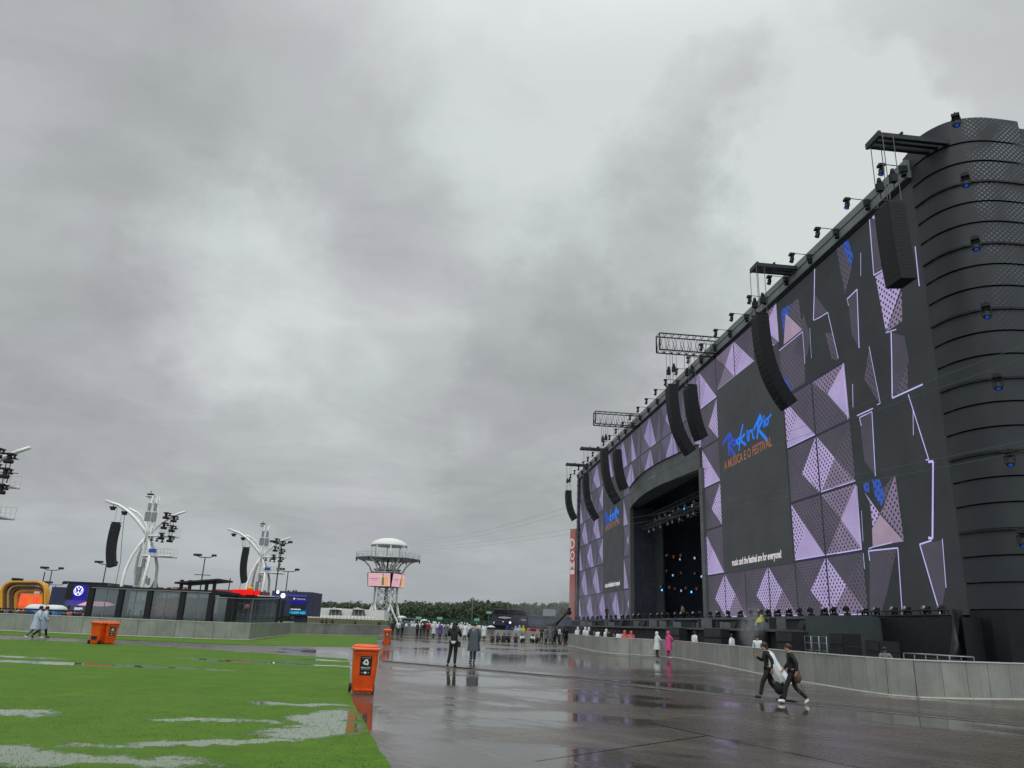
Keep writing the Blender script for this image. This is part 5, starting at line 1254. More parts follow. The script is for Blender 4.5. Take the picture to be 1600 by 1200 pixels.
    # fixed dark fittings on the frame
    for (x, y) in ((960, 378), (1040, 412), (998, 370), (1076, 405), (938, 482), (1020, 512), (978, 470), (1058, 505), (912, 590), (1000, 618), (865, 630), (920, 640), (812, 620), (1035, 610)):
        big = (x, y) in ((960, 378), (1040, 412), (938, 482), (1020, 512), (912, 590), (1000, 618))
        k_ = 1. if big else .5; c = c8(x, y, -.9)
        def fn(mb):
            mb.box(c + Z1 * .32 * k_, (.6 * k_, .5 * k_, .16 * k_)); mb.box(c, (.26 * k_, .3 * k_, .55 * k_)); mb.tube([c - Z1 * .3 * k_ - X1 * .38 * k_, c - Z1 * .34 * k_ + X1 * .38 * k_], .17 * k_, 8)
        part('stage_light', 'cab_black', fn)
    for (x, y) in ((378, 285), (500, 335), (770, 152)):
        c = c8(x, y)
        part('flood_light', 'cab_black', lambda mb: (mb.box(c, (.75, .5, .22)), mb.box(c - Z1 * .22, (.5, .4, .3)), mb.tube([c + Z1 * .1, c + Z1 * .5], .05, 4)))
    part('drop_cable', 'wire_black', lambda mb: mb.tube([c8(500, 330), c8(468, 640), c8(455, 850), c8(400, 1110)], .035, 4))
    return t_, base
tt, tb = tower_tree()
def la_small(Y, px, py, s_, label):
    t_ = line_array('line_array_speaker', W(px, py, Y), math.radians(8), label, 'line arrays on the white sound towers', 14, .40 * s_, lambda f: math.radians(-4 + 26 * f ** 1.4), 1.2 * s_, .95 * s_, ((-.25, 0), (.45, 0)), 1.9 * s_)
la_small(104.5, 182, 816, 1., 'curved black line array hanging from the nearer complete white tower')
t2 = copy_tree(tt); Y2 = 128.; b2 = Vector((W(409, 962, Y2).x, Y2, 0)); t2.location = b2; t2.scale = (.95, .95, .955); t2['label'] = 'farther white curved sound tower beside the blue screen building'
BASE[t2.name] = b2
la_small(127.5, 385, 855, .96, 'curved black line array hanging from the farther white tower')
t3 = copy_tree(tt); Y3 = 68.; b3 = Vector((W(-71, 945, Y3).x, Y3, 0)); t3.location = b3; t3['label'] = 'white curved sound tower cut off by the left edge of the photo'; t3.scale = (1, 1, 1.035)
q = W(413, 873, Y2); person(Vector((W(436, 893, Y2).x, Y2 - .3, W(436, 894, Y2).z)), 1.2, 'rigger in a yellow top standing on the farther white tower platform', 'stand', 1.75, 'yellow', 'black')

# ------------------------------------------------------------------ flood-light masts beyond
def mast_light(x1_, y1_, x0_, y0_, Y, label, cross=None):
    b_ = Vector((W(x0_, y0_, Y).x, Y, 0)); top = W(x1_, y1_, Y)
    t_ = thing('light_mast', b_, label, 'lamp post', 'tall twin-arm light masts')
    mb = MB(); mb.tube([b_, Vector((b_.x, Y, top.z))], [.13, .09], 6); mb.build('pole', 'steel_dark', t_)
    T = Vector((b_.x, Y, top.z)); s_ = Y / 110
    mb = MB(); mb.tube([T + Vector((-1.4, 0, .25)) * s_, T + Vector((-.6, 0, 0)) * s_, T + Vector((.6, 0, 0)) * s_, T + Vector((1.4, 0, .3)) * s_], .07, 5); mb.build('cross_arm', 'steel_dark', t_)
    for dx in (-1.3, -.8, 1.25):
        mb = MB(); mb.box(T + Vector((dx, -.1, .3)) * s_, (.55 * s_, .4 * s_, .28 * s_)); mb.build('lamp_head', 'steel_dark', t_)
    if cross:
        c = W(cross[0], cross[1], Y); c.x = b_.x
        mb = MB(); mb.tube([c + Vector((-1.1, 0, .15)) * s_, c + Vector((1.1, 0, .15)) * s_], .06, 5); mb.build('cross_arm', 'steel_dark', t_)
mast_light(82, 891, 77, 912, 150, 'thin light mast standing behind the golden stage')
mast_light(88, 914, 86, 920, 190, 'tiny far light mast between the golden stage and the navy wall')
mast_light(168, 882, 160, 915, 135, 'twin-arm light mast left of the nearer white tower')
mast_light(322, 871, 313, 920, 125, 'tall twin-arm light mast right of the nearer white tower', (316, 900))
mast_light(440, 850, 430, 926, 120, 'tall twin-arm light mast in front of the farther white tower')
mast_light(449, 893, 446, 928, 140, 'low light mast above the blue screen building')
for (x, y, xb, lab, Y) in ((61, 893, 58, 'thin dark antenna mast above the golden stage', 160), (355, 903, 353, 'thin dark antenna mast above the red roof', 160), (739, 934, 738, 'pale lattice mast standing before the wood', 190)):
    b_ = Vector((W(xb, 950, Y).x, Y, 0)); tz = W(x, y, Y).z
    mb = MB()
    for k in range(3): mb.tube([b_ + Vector((.12 * math.cos(k * 2.1), .12 * math.sin(k * 2.1), 0)), Vector((b_.x, Y, tz)) + Vector((.05 * math.cos(k * 2.1), .05 * math.sin(k * 2.1), 0))], .05, 4)
    for k in range(14): z = tz * k / 14; mb.tube([(b_.x - .12, Y, z), (b_.x + .12, Y, z + tz / 14)], .03, 3)
    tag(mb.build('antenna_mast', 'steel' if 'pale' in lab else 'steel_dark', None, local_origin=b_), lab, 'mast')

# ------------------------------------------------------------------ round watch tower
Y = 165.; bx_ = W(606, 965, Y).x; B0 = Vector((bx_, Y, 0))
wtow = thing('observation_tower', B0, 'white steel observation tower with a round deck, domed roof and pink screens', 'tower')
def ringp(r, z, n=24, cx=0, cy=0): return [B0 + Vector((cx + r * math.cos(2 * PI * k / n), cy + r * math.sin(2 * PI * k / n), z)) for k in range(n)]
mb = MB(); mb.rings([ringp(4.05, 18.2), ringp(4.0, 18.45), ringp(3.6, 19.0), ringp(2.8, 19.5), ringp(1.8, 19.85), ringp(.8, 20.0), ringp(.1, 20.05)]); mb.build('roof_dome', 'white_cloth', wtow)
mb = MB(); mb.smooth = False; mb.rings([ringp(7.0, 15.1), ringp(7.1, 15.15), ringp(7.1, 15.4), ringp(7.0, 15.4)]); mb.build('deck', 'steel', wtow)
for k in range(8):
    a = 2 * PI * (k + .3) / 8; d = Vector((math.cos(a), math.sin(a), 0))
    mb = MB(); mb.tube([B0 + d * 3.8 + Z1 * 15.4, B0 + d * 3.8 + Z1 * 18.3], .11, 6); mb.build('post', 'white_steel', wtow)
    mb = MB(); mb.tube([B0 + d * 3.9 + Z1 * 18.4, B0 + d * 4.6 + Z1 * 17.4, B0 + d * 5.6 + Z1 * 15.5], .05, 5); mb.build('stay', 'white_steel', wtow)
for k in range(6):
    a = 2 * PI * k / 6 + .03; d = Vector((math.cos(a), math.sin(a), 0))
    mb = MB(); mb.tube([B0 + d * 6.3 + Z1 * 15.1, B0 + d * 5.0 + Z1 * 14.6, B0 + d * 4.0 + Z1 * 13.6, B0 + d * 3.3 + Z1 * 12.2], .17, 7); mb.build('bracket', 'white_steel', wtow)
    mb = MB(); mb.tube([B0 + d * 3.0 + Z1 * 15.1, B0 + d * 1.7 + Z1 * 13.6, B0 + d * 2.1 + Z1 * 12.], .13, 6); mb.build('bracket', 'white_steel', wtow)
    mb = MB(); mb.box(B0 + d * 6.9 + Z1 * 14.85, (.25, .25, .5)); mb.build('lamp', 'cab_black', wtow)
mb = MB()
for r, z in ((7.0, 16.4), (7.0, 15.9)): mb.tube(ringp(r, z) + ringp(r, z)[:1], .03, 4)
for k in range(24): a = ringp(7., 15.4)[k]; mb.tube([a, a + Z1 * 1.0], .03, 3)
mb.build('railing', 'steel', wtow)
mb = MB()
for r, z in ((3.3, 12.3), (3.0, 12.9)): mb.tube(ringp(r, z) + ringp(r, z)[:1], .1, 5)
mb.build('ring_beam', 'white_steel', wtow)
for k in range(5):
    a = 2 * PI * (k + .25) / 5; d = Vector((math.cos(a), math.sin(a), 0)); s_ = Vector((-d.y, d.x, 0))
    mb = MB(); mb.tube([B0 + d * 2.6 + Z1 * 13, B0 + d * 2.5 + Z1 * 9, B0 + d * 2.6 + Z1 * 6.0, B0 + d * 2.9 + Z1 * 4.6], .26, 8); mb.build('column', 'white_steel', wtow)
    for sg in (-1, 1):
        mb = MB(); mb.tube([B0 + d * 2.8 + Z1 * 5.2, B0 + d * 3.1 + s_ * sg * .7 + Z1 * 3.4, B0 + d * 3.8 + s_ * sg * 1.5 + Z1 * 1.6, B0 + d * 4.7 + s_ * sg * 2.0], [.24, .22, .2, .2], 7); mb.build('leg', 'white_steel', wtow)
def lat(mb):
    n = 6
    for j in range(9):
        z0, z1 = .6 + j * 1.5, .6 + (j + 1) * 1.5
        for k in range(n):
            r_ = 2.0; a0, a1 = 2 * PI * k / n, 2 * PI * (k + 1) / n; p0 = B0 + Vector((r_ * math.cos(a0), r_ * math.sin(a0), z0)); p1 = B0 + Vector((r_ * math.cos(a1), r_ * math.sin(a1), z1)); q0 = Vector((p1.x, p1.y, z0)); q1 = Vector((p0.x, p0.y, z1))
            mb.tube([p0, p1], .07, 4); mb.tube([q0, q1], .07, 4)
mb = MB(); lat(mb); mb.build('lattice', 'white_steel', wtow)
mb = MB()
for k in range(40): a = k * .42; mb.box(B0 + Vector((1.1 * math.cos(a), 1.1 * math.sin(a), .4 + k * .37)), (.9, .9, .06))
mb.tube([B0, B0 + Z1 * 15.2], .2, 8); mb.build('stair', 'steel', wtow)
led('screen_pink', srgb(216, 172, 182)); led('screen_dark_pink', srgb(176, 128, 138)); led('screen_amber', srgb(226, 168, 72)); led('screen_green', srgb(110, 122, 60))
for az, lab in ((-22, 'a'), (68, 'b'), (-112, 'c'), (158, 'd')):
    a = math.radians(az); fr = Vector((math.sin(a), -math.cos(a), 0)); sx = Vector((math.cos(a), math.sin(a), 0)); c = B0 + fr * 3.05 + Z1 * 10.55; tl = (Z1 * 1. - fr * .08 * 0 + fr * .10).normalized()
    mb = MB(); mb.slab([c - sx * 2.8 - tl * 1.5, c + sx * 2.8 - tl * 1.5, c + sx * 2.8 + tl * 1.5, c - sx * 2.8 + tl * 1.5], -fr * .35); sc_ = mb.build('screen', 'frame_black', wtow)
    f_ = c + fr * .02
    mb = MB(); mb.poly([f_ - sx * 2.72 - tl * 1.42, f_ + sx * 2.72 - tl * 1.42, f_ + sx * 2.72 + tl * 1.42, f_ - sx * 2.72 + tl * 1.42], [(0, 0), (5, 0), (5, 3), (0, 3)]); mb.build('picture', 'screen_pink', sc_)
    f_ = c + fr * .035
    mb = MB(); pl_ = lambda x0, x1, y0, y1: mb.poly([f_ + sx * x0 + tl * y0, f_ + sx * x1 + tl * y0, f_ + sx * x1 + tl * y1, f_ + sx * x0 + tl * y1], [(0, 0), (1, 0), (1, 1), (0, 1)])
    pl_(.65, 1.25, -1.2, .45); pl_(.82, 1.08, .45, 1.35); mb.mat(1); pl_(1.4, 1.75, -1.25, .7); pl_(1.85, 2.2, -1.25, .55); mb.mat(2); pl_(-2.4, .1, .10, .30); pl_(-1.8, -.6, -.25, -.12)
    mb.build('advert', ['screen_green', 'screen_amber', 'screen_dark_pink'], sc_)

wtow.scale = (.955, .955, .915); wtow.location.x -= .95

# ------------------------------------------------------------------ background buildings on the left
def pb(mb, x0, y0, x1, y1, Y, d=1., front=0.):
    ym, xm = (y0 + y1) / 2, (x0 + x1) / 2
    xa, xb, zt, zb = W(x0, ym, Y).x, W(x1, ym, Y).x, W(xm, y0, Y).z, max(0., W(xm, y1, Y).z)
    mb.box(((xa + xb) / 2, Y + d / 2 - front, (zt + zb) / 2), (abs(xb - xa), d, abs(zt - zb))); return mb
def at0(x, Y): return Vector((W(x, 955, Y).x, Y, 0))
def onebox(name, m_, parent, *a, **k): mb = MB(); pb(mb, *a, **k); return mb.build(name, m_, parent)
# golden arched stage
mat('gold', srgb(206, 150, 40), .45, .1, .1, .6, emit=.16); mat('gold_dark', srgb(92, 66, 44), .5, .1, .15, .6); mat('gold_pale', srgb(176, 146, 104), .5, .1, .12, .6); mat('ochre', srgb(196, 142, 52), .5, 0, .1, .6)
mat('pink_glow', srgb(238, 92, 72), .5, emit=.45, var=.2); mat('orange_glow', srgb(226, 122, 44), .5, emit=.4, var=.2)
mat('navy', srgb(44, 50, 82), .6, 0, .12, .4); mat('greygreen', srgb(70, 82, 82), .6, 0, .15, .4); mat('grey_far', srgb(100, 104, 112), .7, 0, .1, .3)
Yg = 150.; ga = thing('golden_stage', at0(44, Yg), 'small golden stage of nested rounded arches with orange and pink lit centre', 'stage')
def arch(x0, x1, yt, yb, r, thick_px, m_, dfront, depth, nm):
    """rounded arch outline in picture units, built at its real distance with depth"""
    def outline(a0, a1, t_, rr):
        pts = [(a0, yb)]
        for k in range(9):
            an = PI - PI / 2 * k / 8; pts.append((a0 + rr + rr * math.cos(an), t_ + rr * .9 - rr * .9 * math.sin(an)))
        for k in range(9):
            an = PI / 2 - PI / 2 * k / 8; pts.append((a1 - rr * .8 + rr * .8 * math.cos(an), t_ + rr * .8 - rr * .8 * math.sin(an)))
        pts.append((a1, yb)); return pts
    o = [Vector(W(x, y, Yg)) - Y1 * dfront for x, y in outline(x0, x1, yt, r)]; i_ = [Vector(W(x, y, Yg)) - Y1 * dfront for x, y in outline(x0 + thick_px, x1 - thick_px * .8, yt + thick_px * .8, max(2., r - thick_px))]
    mb = MB(); n = len(o)
    for k in range(n - 1):
        mb.poly([o[k], o[k + 1], i_[k + 1], i_[k]]); mb.poly([i_[k], i_[k + 1], i_[k + 1] + Y1 * depth, i_[k] + Y1 * depth]); mb.poly([o[k], o[k] + Y1 * depth, o[k + 1] + Y1 * depth, o[k + 1]])
    return mb.build(nm, m_, ga)
arch(8.5, 78.5, 908, 970, 20, 3.0, 'gold', 1.6, 1.6, 'arch'); arch(12.5, 77.2, 911, 970, 18, 3.2, 'gold_dark', 1.35, 1.3, 'arch'); arch(16, 76.5, 914, 970, 17, 3.0, 'gold_pale', 1.1, 1.1, 'arch')
arch(19.5, 74.2, 917, 970, 16, 4., 'gold_dark', .8, .8, 'arch'); arch(24, 72, 920.5, 970, 14, 4.6, 'ochre', .5, .5, 'arch')
onebox('back_wall', 'orange_glow', ga, 28, 927, 68, 965, Yg, 1.)
for k in range(5):
    for x0, x1 in ((34 - k * .8, 43), (52, 60)):
        onebox('light_bar', 'pink_glow', ga, x0, 931.5 + k * 3.4, x1, 933.2 + k * 3.4, Yg, .3, front=.5)
mb = MB(); pb(mb, 3, 916, 14, 970, Yg + 6, 6); pb(mb, 14, 906, 22, 970, Yg + 6.5, 6); mb.build('rear_block', 'grey_far', ga)
mb = MB(); pb(mb, 18, 903, 27, 907, Yg + 3, 2); mb.build('roof_unit', 'frame_black', ga)
nv = thing('hoarding', at0(90, 148), 'plain navy blue hoarding wall between the golden stage and the car stand', 'hoarding'); onebox('wall', 'navy', nv, 76, 917, 101, 970, 148, 1.)
gh = thing('far_building', at0(0, 180), 'pale grey building behind the golden stage at the left edge', 'building'); onebox('wall', 'grey_far', gh, -60, 921, 12, 975, 180, 8)
# car maker's stand with round emblem
vw = thing('exhibition_stand', at0(135, 130), 'dark grey stand with a round white two-letter emblem on a blue screen', 'exhibition stand'); Yv = 130.
mb = MB(); pb(mb, 100, 911, 168, 975, Yv, 10); mb.build('wall', 'greygreen', vw)
mb = MB(); pb(mb, 100, 909.4, 168, 911.6, Yv, 10.4, front=.3); mb.build('roof', 'frame_black', vw)
led('led_deep_blue', srgb(34, 30, 168)); led('led_purple', srgb(72, 66, 150)); led('led_glare', srgb(232, 176, 196)); led('led_whiteglow', srgb(206, 196, 240)); led('led_bright_red', srgb(248, 26, 22)); led('led_cyan', srgb(70, 198, 226)); led('led_teal', srgb(10, 78, 112))
onebox('screen', 'led_deep_blue', vw, 115.5, 914.5, 136, 931, Yv, .2, front=.25); onebox('screen', 'led_deep_blue', vw, 114, 932, 134.5, 937.5, Yv, .2, front=.25); onebox('dark_panel', 'frame_black', vw, 104, 914, 115, 937, Yv, .2, front=.2)
mat('emblem_white', (.85, .85, .9), .4, emit=.8)
mb = MB(); c = W(124.3, 923.3, Yv) - Y1 * .32; rr_ = 6.6 * Yv / 1200; k0 = [c + Vector((rr_ * math.cos(a * PI / 14), 0, rr_ * math.sin(a * PI / 14))) for a in range(29)]; mb.tube(k0, .06, 5, cap=False)
def ln(p0, p1): mb.tube([c + Vector((p0[0] * rr_, 0, p0[1] * rr_)), c + Vector((p1[0] * rr_, 0, p1[1] * rr_))], .058, 5)
for s_ in (-1, 1): ln((s_ * .38, .86), (0, .12)); ln((s_ * .80, .52), (s_ * .40, -.80)); ln((s_ * .40, -.80), (0, -.14))
mb.build('emblem', 'emblem_white', vw)
cn = thing('canopy', at0(118, 108), 'blue and purple lit canopy roofs in front of the dark grey stand', 'canopy'); Yc = 112.
onebox('roof', 'led_purple', cn, 103, 938, 134, 946.5, Yc, 5); onebox('fascia', 'navy', cn, 103, 937, 140, 938.3, Yc, 5.4, front=.2)
for x in (104, 118, 132): onebox('post', 'steel_dark', cn, x, 946, x + .8, 975, Yc, .3)
onebox('counter_sign', 'led_whiteglow', cn, 116, 949, 127, 953, Yc - 1, .3)
gl = thing('screen_glare', at0(142, 104), 'awning standing in for pink and white screen glare beside the pavilion edge', 'glare_slab')  # glowing slab added for the pink-white glare of a screen
mb = MB(); mb.slab([W(120, 945.5, 104), W(134, 940.5, 104), W(150, 939.5, 104), W(163, 944, 104), W(150, 946.5, 104), W(136, 946.5, 104)], (0, 3, 0)); mb.build('roof', 'led_glare', gl); onebox('post', 'steel_dark', gl, 141, 946, 141.6, 975, 104, .2)
# blue kiosks with white domed roofs, just behind the wall
for x0, x1, lab in ((43.5, 71, 'blue rounded kiosk with white domed roof behind the two poncho walkers'), (68.5, 100.5, 'blue rounded kiosk with white domed roof, right of its twin')):
    Yk = 72. if x0 < 50 else 73.5; xa, xb = W(x0, 955, Yk).x, W(x1, 955, Yk).x; cx, rx = (xa + xb) / 2, (xb - xa) / 2; t_ = thing('kiosk', (cx, Yk, 0), lab, 'kiosk', 'blue domed kiosks')
    zt = W(70, 952, Yk).z; zr = W(70, 945, Yk).z
    def rg(k_, z): return [Vector((cx + rx * k_ * math.copysign(abs(math.cos(2 * PI * i / 28)) ** .7, math.cos(2 * PI * i / 28)), Yk + 1.0 * k_ * math.copysign(abs(math.sin(2 * PI * i / 28)) ** .7, math.sin(2 * PI * i / 28)), z)) for i in range(28)]
    mb = MB(); mb.rings([rg(1, 0), rg(1, zt)]); mb.build('body', 'cloth_blue' if False else mat('kiosk_blue', srgb(26, 86, 134), .35, 0, .06, 1.), t_)
    mb = MB(); mb.rings([rg(1.05, zt), rg(1.05, zt + .06), rg(.9, zt + (zr - zt) * .6), rg(.6, zr), rg(.2, zr + .03)]); mb.build('roof', 'white_cloth', t_)
    mb = MB(); mb.box((cx, Yk - 1.01, zt * .45), (.8, .03, zt * .8)); mb.build('door', 'navy', t_)
# pale awnings and white tent roofs among the crowd
for k, (x, c_) in enumerate(((28, 'cloth_coral'), (115, 'cloth_coral'))):
    t_ = thing('counter', at0(x, 80), f'small coral red counter behind the left wall, {"below the golden stage" if k == 0 else "under the blue canopy"}', 'counter'); onebox('front', c_, t_, x - 5, 957, x + 5, 962, 80, .5); onebox('top', 'white_cloth', t_, x - 5.3, 956.4, x + 5.3, 957.1, 80, .7, front=.1)

# glass pavilion behind the left wall
Yp = 63.; pv = thing('glass_pavilion', at0(235, Yp), 'long dark framed glass pavilion with a flat black roof on the left', 'pavilion')
m, t, p_ = newmat('glass_grey'); t.t.nodes.clear(); o_ = t.n('ShaderNodeOutputMaterial')
gls = t.n('ShaderNodeBsdfGlossy', {'Color': (.8, .85, .85, 1), 'Roughness': .12}); tr_ = t.n('ShaderNodeBsdfTransparent', {'Color': (.70, .74, .74, 1)}); dfm = t.n('ShaderNodeBsdfDiffuse', {'Color': (.32, .35, .35, 1)})
nzv = t.mr(t.noise(t.n('ShaderNodeTexCoord').outputs['Object'], 1.2, 5, .6), .3, .7, .02, .10)
a_ = t.n('ShaderNodeMixShader', {0: nzv}); t.t.links.new(tr_.outputs[0], a_.inputs[1]); t.t.links.new(dfm.outputs[0], a_.inputs[2])
b_ = t.n('ShaderNodeMixShader', {0: .13}); t.t.links.new(a_.outputs[0], b_.inputs[1]); t.t.links.new(gls.outputs[0], b_.inputs[2]); t.t.links.new(b_.outputs[0], o_.inputs[0]); MATS['glass_grey'] = m
zr = W(240, 922.5, Yp).z; xs_ = [W(141, 940, Yp).x, W(188, 940, Yp).x, W(233, 940, Yp).x, W(285, 940, Yp).x, W(330, 940, Yp).x]
mb = MB(); mb.box(((xs_[0] + xs_[-1]) / 2, Yp + 3., zr + .08), (xs_[-1] - xs_[0] + .4, 6.4, .22)); mb.build('roof', 'frame_black', pv)
for i, x in enumerate(xs_):
    for yy in (Yp, Yp + 6):
        mb = MB(); mb.box((x, yy, zr / 2), (.42 if yy == Yp else .25, .3, zr)); mb.build('post', 'frame_black', pv)
for i in range(4):
    a, b = xs_[i] + .21, xs_[i + 1] - .21
    for yy, zt in ((Yp, zr), (Yp + 6, zr)):
        mb = MB(); mb.box(((a + b) / 2, yy, zt / 2 + .02), (b - a, .02, zt - .06)); g_ = mb.build('glass_pane', 'glass_grey', pv)
        if yy == Yp: mb = MB(); mb.box(((a + b) / 2, yy - .03, zt / 2), (.05, .04, zt - .06)); mb.build('mullion', 'steel', g_)
mb = MB(); mb.box(((xs_[0] + xs_[-1]) / 2, Yp - .2, zr + .02), (xs_[-1] - xs_[0], .05, .06)); mb.build('gutter', 'steel', pv)
# raised canopy on its roof
cz0, cz1 = W(286, 913.5, Yp + 2).z, W(350, 908.3, Yp + 2).z; cxa, cxb = W(284, 913, Yp + 2).x, W(351, 908, Yp + 2).x
mb = MB(); mb.slab([Vector((cxa, Yp + .5, cz0)), Vector((cxb, Yp + .5, cz1)), Vector((cxb, Yp + 4, cz1)), Vector((cxa, Yp + 4, cz0))], (0, 0, .14)); mb.build('upper_canopy', 'steel_dark', pv)
for x in (291, 304, 330, 342):
    xx = W(x, 916, Yp + 2).x; mb = MB(); mb.box((xx, Yp + 1, (zr + cz1) / 2 - .05), (.22, .22, cz1 - zr)); mb.build('canopy_post', 'frame_black', pv)
# lower glass terrace to its right, bending back behind the wall
te = thing('glass_terrace', at0(385, 70), 'lower glass-walled terrace with black posts beside the pavilion', 'terrace')
tp = [(331, 63.3, 925), (356, 64., 934.5), (393, 67., 936), (434, 82., 935.5), (441.5, 84., 938)]
tv = [(W(x, 955, Y_).x, Y_, W(x, y_, Y_).z) for x, Y_, y_ in tp]; tz = tv[1][2]
for i, (x, y_, z_) in enumerate(tv):
    if i == 0: continue
    mb = MB(); mb.box((x, y_, z_ / 2), (.06 if i == 2 else .30, .2, z_)); mb.build('post', 'steel' if i == 2 else 'frame_black', te)
for a, b in ((0, 1), (1, 2), (2, 3)):
    pa, pb2 = Vector((tv[a][0], tv[a][1], 0)), Vector((tv[b][0], tv[b][1], 0)); d = (pb2 - pa).normalized() * .18; za_ = min(tv[a][2], tz) if a == 0 else tv[a][2]
    s_ = Vector((-d.y, d.x, 0)).normalized() * .02
    mb = MB(); mb.slab([pa + d - s_, pb2 - d - s_, pb2 - d - s_ + Z1 * (tv[b][2] - .05), pa + d - s_ + Z1 * (za_ - .05)], s_ * 2); mb.build('glass_pane', 'glass_grey', te)
mb = MB(); mb.tube([(tv[0][0], tv[0][1] - .15, tz), (tv[1][0], tv[1][1] - .15, tv[1][2]), (tv[2][0], tv[2][1] - .15, tv[2][2]), (tv[3][0], tv[3][1] - .15, tv[3][2])], .04, 5); mb.build('hand_rail', 'steel', te)
# tables and guests inside
for i in range(12):
    x = [198, 209, 243, 252, 262, 271, 296, 305, 316, 338, 346, 318][i]
    person(Vector((W(x, 960, Yp + 3).x, Yp + 2 + R.uniform(0, 2.5), 0)), R.uniform(0, 6), f'{ordw(i)} guest from the left behind the pavilion glass, a dark figure', R.choice(['stand', 'look', 'sit']) if i not in (0, 11) else 'stand', 1.7, 'charcoal', 'black', None, 'hair_short', group='guests behind the pavilion glass')
for i, x in enumerate((222, 248, 275, 300, 320)):
    b_ = Vector((W(x, 960, Yp + 2).x, Yp + 3.6, 0)); t_ = thing('bar_table', b_, f'{ordw(i)} dark bar table from the left inside the pavilion', 'table', 'tables in the pavilion')
    mb = MB(); mb.tube([b_ + Z1 * 1.02, b_ + Z1 * 1.08], .45, 14); mb.build('table_top', 'frame_black', t_); mb = MB(); mb.tube([b_ + Z1 * .03, b_ + Z1 * 1.02], .05, 6); mb.tube([b_, b_ + Z1 * .03], .3, 10); mb.build('leg', 'frame_black', t_)
for i, (xa, xb) in enumerate(((150, 176), (195, 225), (240, 276), (290, 326))):
    t_ = thing('bar_counter', at0((xa + xb) / 2, Yp + 4.8), f'{ordw(i)} dark bar counter from the left inside the glass pavilion', 'counter', 'bar counters in the pavilion')
    a_, b_ = W(xa, 960, Yp + 4.8).x, W(xb, 960, Yp + 4.8).x
    mb = MB(); mb.box(((a_ + b_) / 2, Yp + 4.9, .6), (b_ - a_, .6, 1.2)); mb.build('front', 'skirt', t_); mb = MB(); mb.box(((a_ + b_) / 2, Yp + 4.9, 1.23), (b_ - a_ + .1, .75, .06)); mb.build('top', 'steel_dark', t_)
# coloured stalls seen through the glass
for (x0, y0, x1, y1, Y_, m_, lab) in ((238, 934, 262, 948, 88, 'cloth_coral', 'coral red stall front seen through the pavilion glass'), (267, 932, 282, 960, 90, 'cloth_coral', 'tall coral banner stall seen through the pavilion glass'),
                                     (206, 938, 228, 956, 92, 'cloth_pale blue', 'pale blue stall seen through the pavilion glass'), (288, 934, 325, 962, 94, 'greygreen', 'grey green stall behind the right end of the pavilion'), (404, 932, 428, 956, 100, 'cloth_denim', 'dull blue stall behind the terrace'),
                                     (180, 917, 202, 930, 120, 'cloth_purple', 'purple blue stall roof left of the nearer white tower')):
    t_ = thing('market_stall', at0((x0 + x1) / 2, Y_), lab, 'stall'); onebox('front', m_, t_, x0, y0, x1, 972, Y_, 2.); onebox('roof', 'white_cloth' if m_ != 'cloth_purple' else 'navy', t_, x0 - 1, y0 - 1.2, x1 + 1, y0, Y_, 2.6, front=.3)
# red people-high signs on the pavilion skyline
for i, (x, wd_) in enumerate(((249, 8), (263, 5), (274, 9), (287, 6))):
    t_ = thing('roof_sign', at0(x, 100), f'{ordw(i)} small red and white sign from the left over the pavilion roof', 'sign', 'small red signs over the pavilion roof')
    onebox('board', 'cloth_red', t_, x - wd_ / 2, 917.5, x + wd_ / 2, 924, 100, .4); onebox('post', 'steel_dark', t_, x - .3, 924, x + .3, 972, 100, .2)
    onebox('white_mark', 'white_cloth', t_, x - wd_ / 4, 919.5, x + wd_ / 4, 921.3, 100, .1, front=.1)
b_ = Vector((W(241, 919, 112).x, 112, 0)); t_ = thing('spire', b_, 'dark pointed spire rising just right of the nearer white tower', 'spire')
zb_, zt_ = W(241, 924, 112).z, W(245, 901, 112).z
mb = MB(); mb.tube([b_, b_ + Z1 * (zb_ - .2)], .9, 8); mb.build('base', 'greygreen', t_); mb = MB(); mb.tube([b_ + Z1 * (zb_ - .2), b_ + Z1 * (zb_ + .7), b_ + Z1 * zt_], [1.3, .5, .04], 8); mb.build('point', 'greygreen', t_)
# red lit sign building
rd = thing('red_sign_building', at0(370, 118), 'red roofed stall block with a glowing red slatted sign behind the terrace', 'stall'); Yr = 118.
onebox('roof', 'pillar_red', rd, 336, 922, 404, 927.5, Yr + 1, 6); onebox('wall', 'steel_dark', rd, 340, 927, 404, 972, Yr + 1.2, 5)
for k in range(12): x = 363 + k * 1.7; onebox('red_slat', 'led_bright_red', rd, x, 921, x + 1.2, 929.5 + (1.5 if k % 5 == 1 else 0), Yr, .4, front=.2)
onebox('red_panel', 'led_bright_red', rd, 384, 921.5, 395.5, 929.5, Yr, .4, front=.2); onebox('red_panel', 'led_bright_red', rd, 398.5, 922, 405, 930.5, Yr, .4, front=.2)
mb = MB(); c = W(390.5, 919.5, Yr); mb.blob(c, (.5, .3, .32), 8, 6); mb.tube([c, c + Vector((0, 0, .65))], [.3, .02], 6); mb.build('crown_ornament', 'gold', rd)
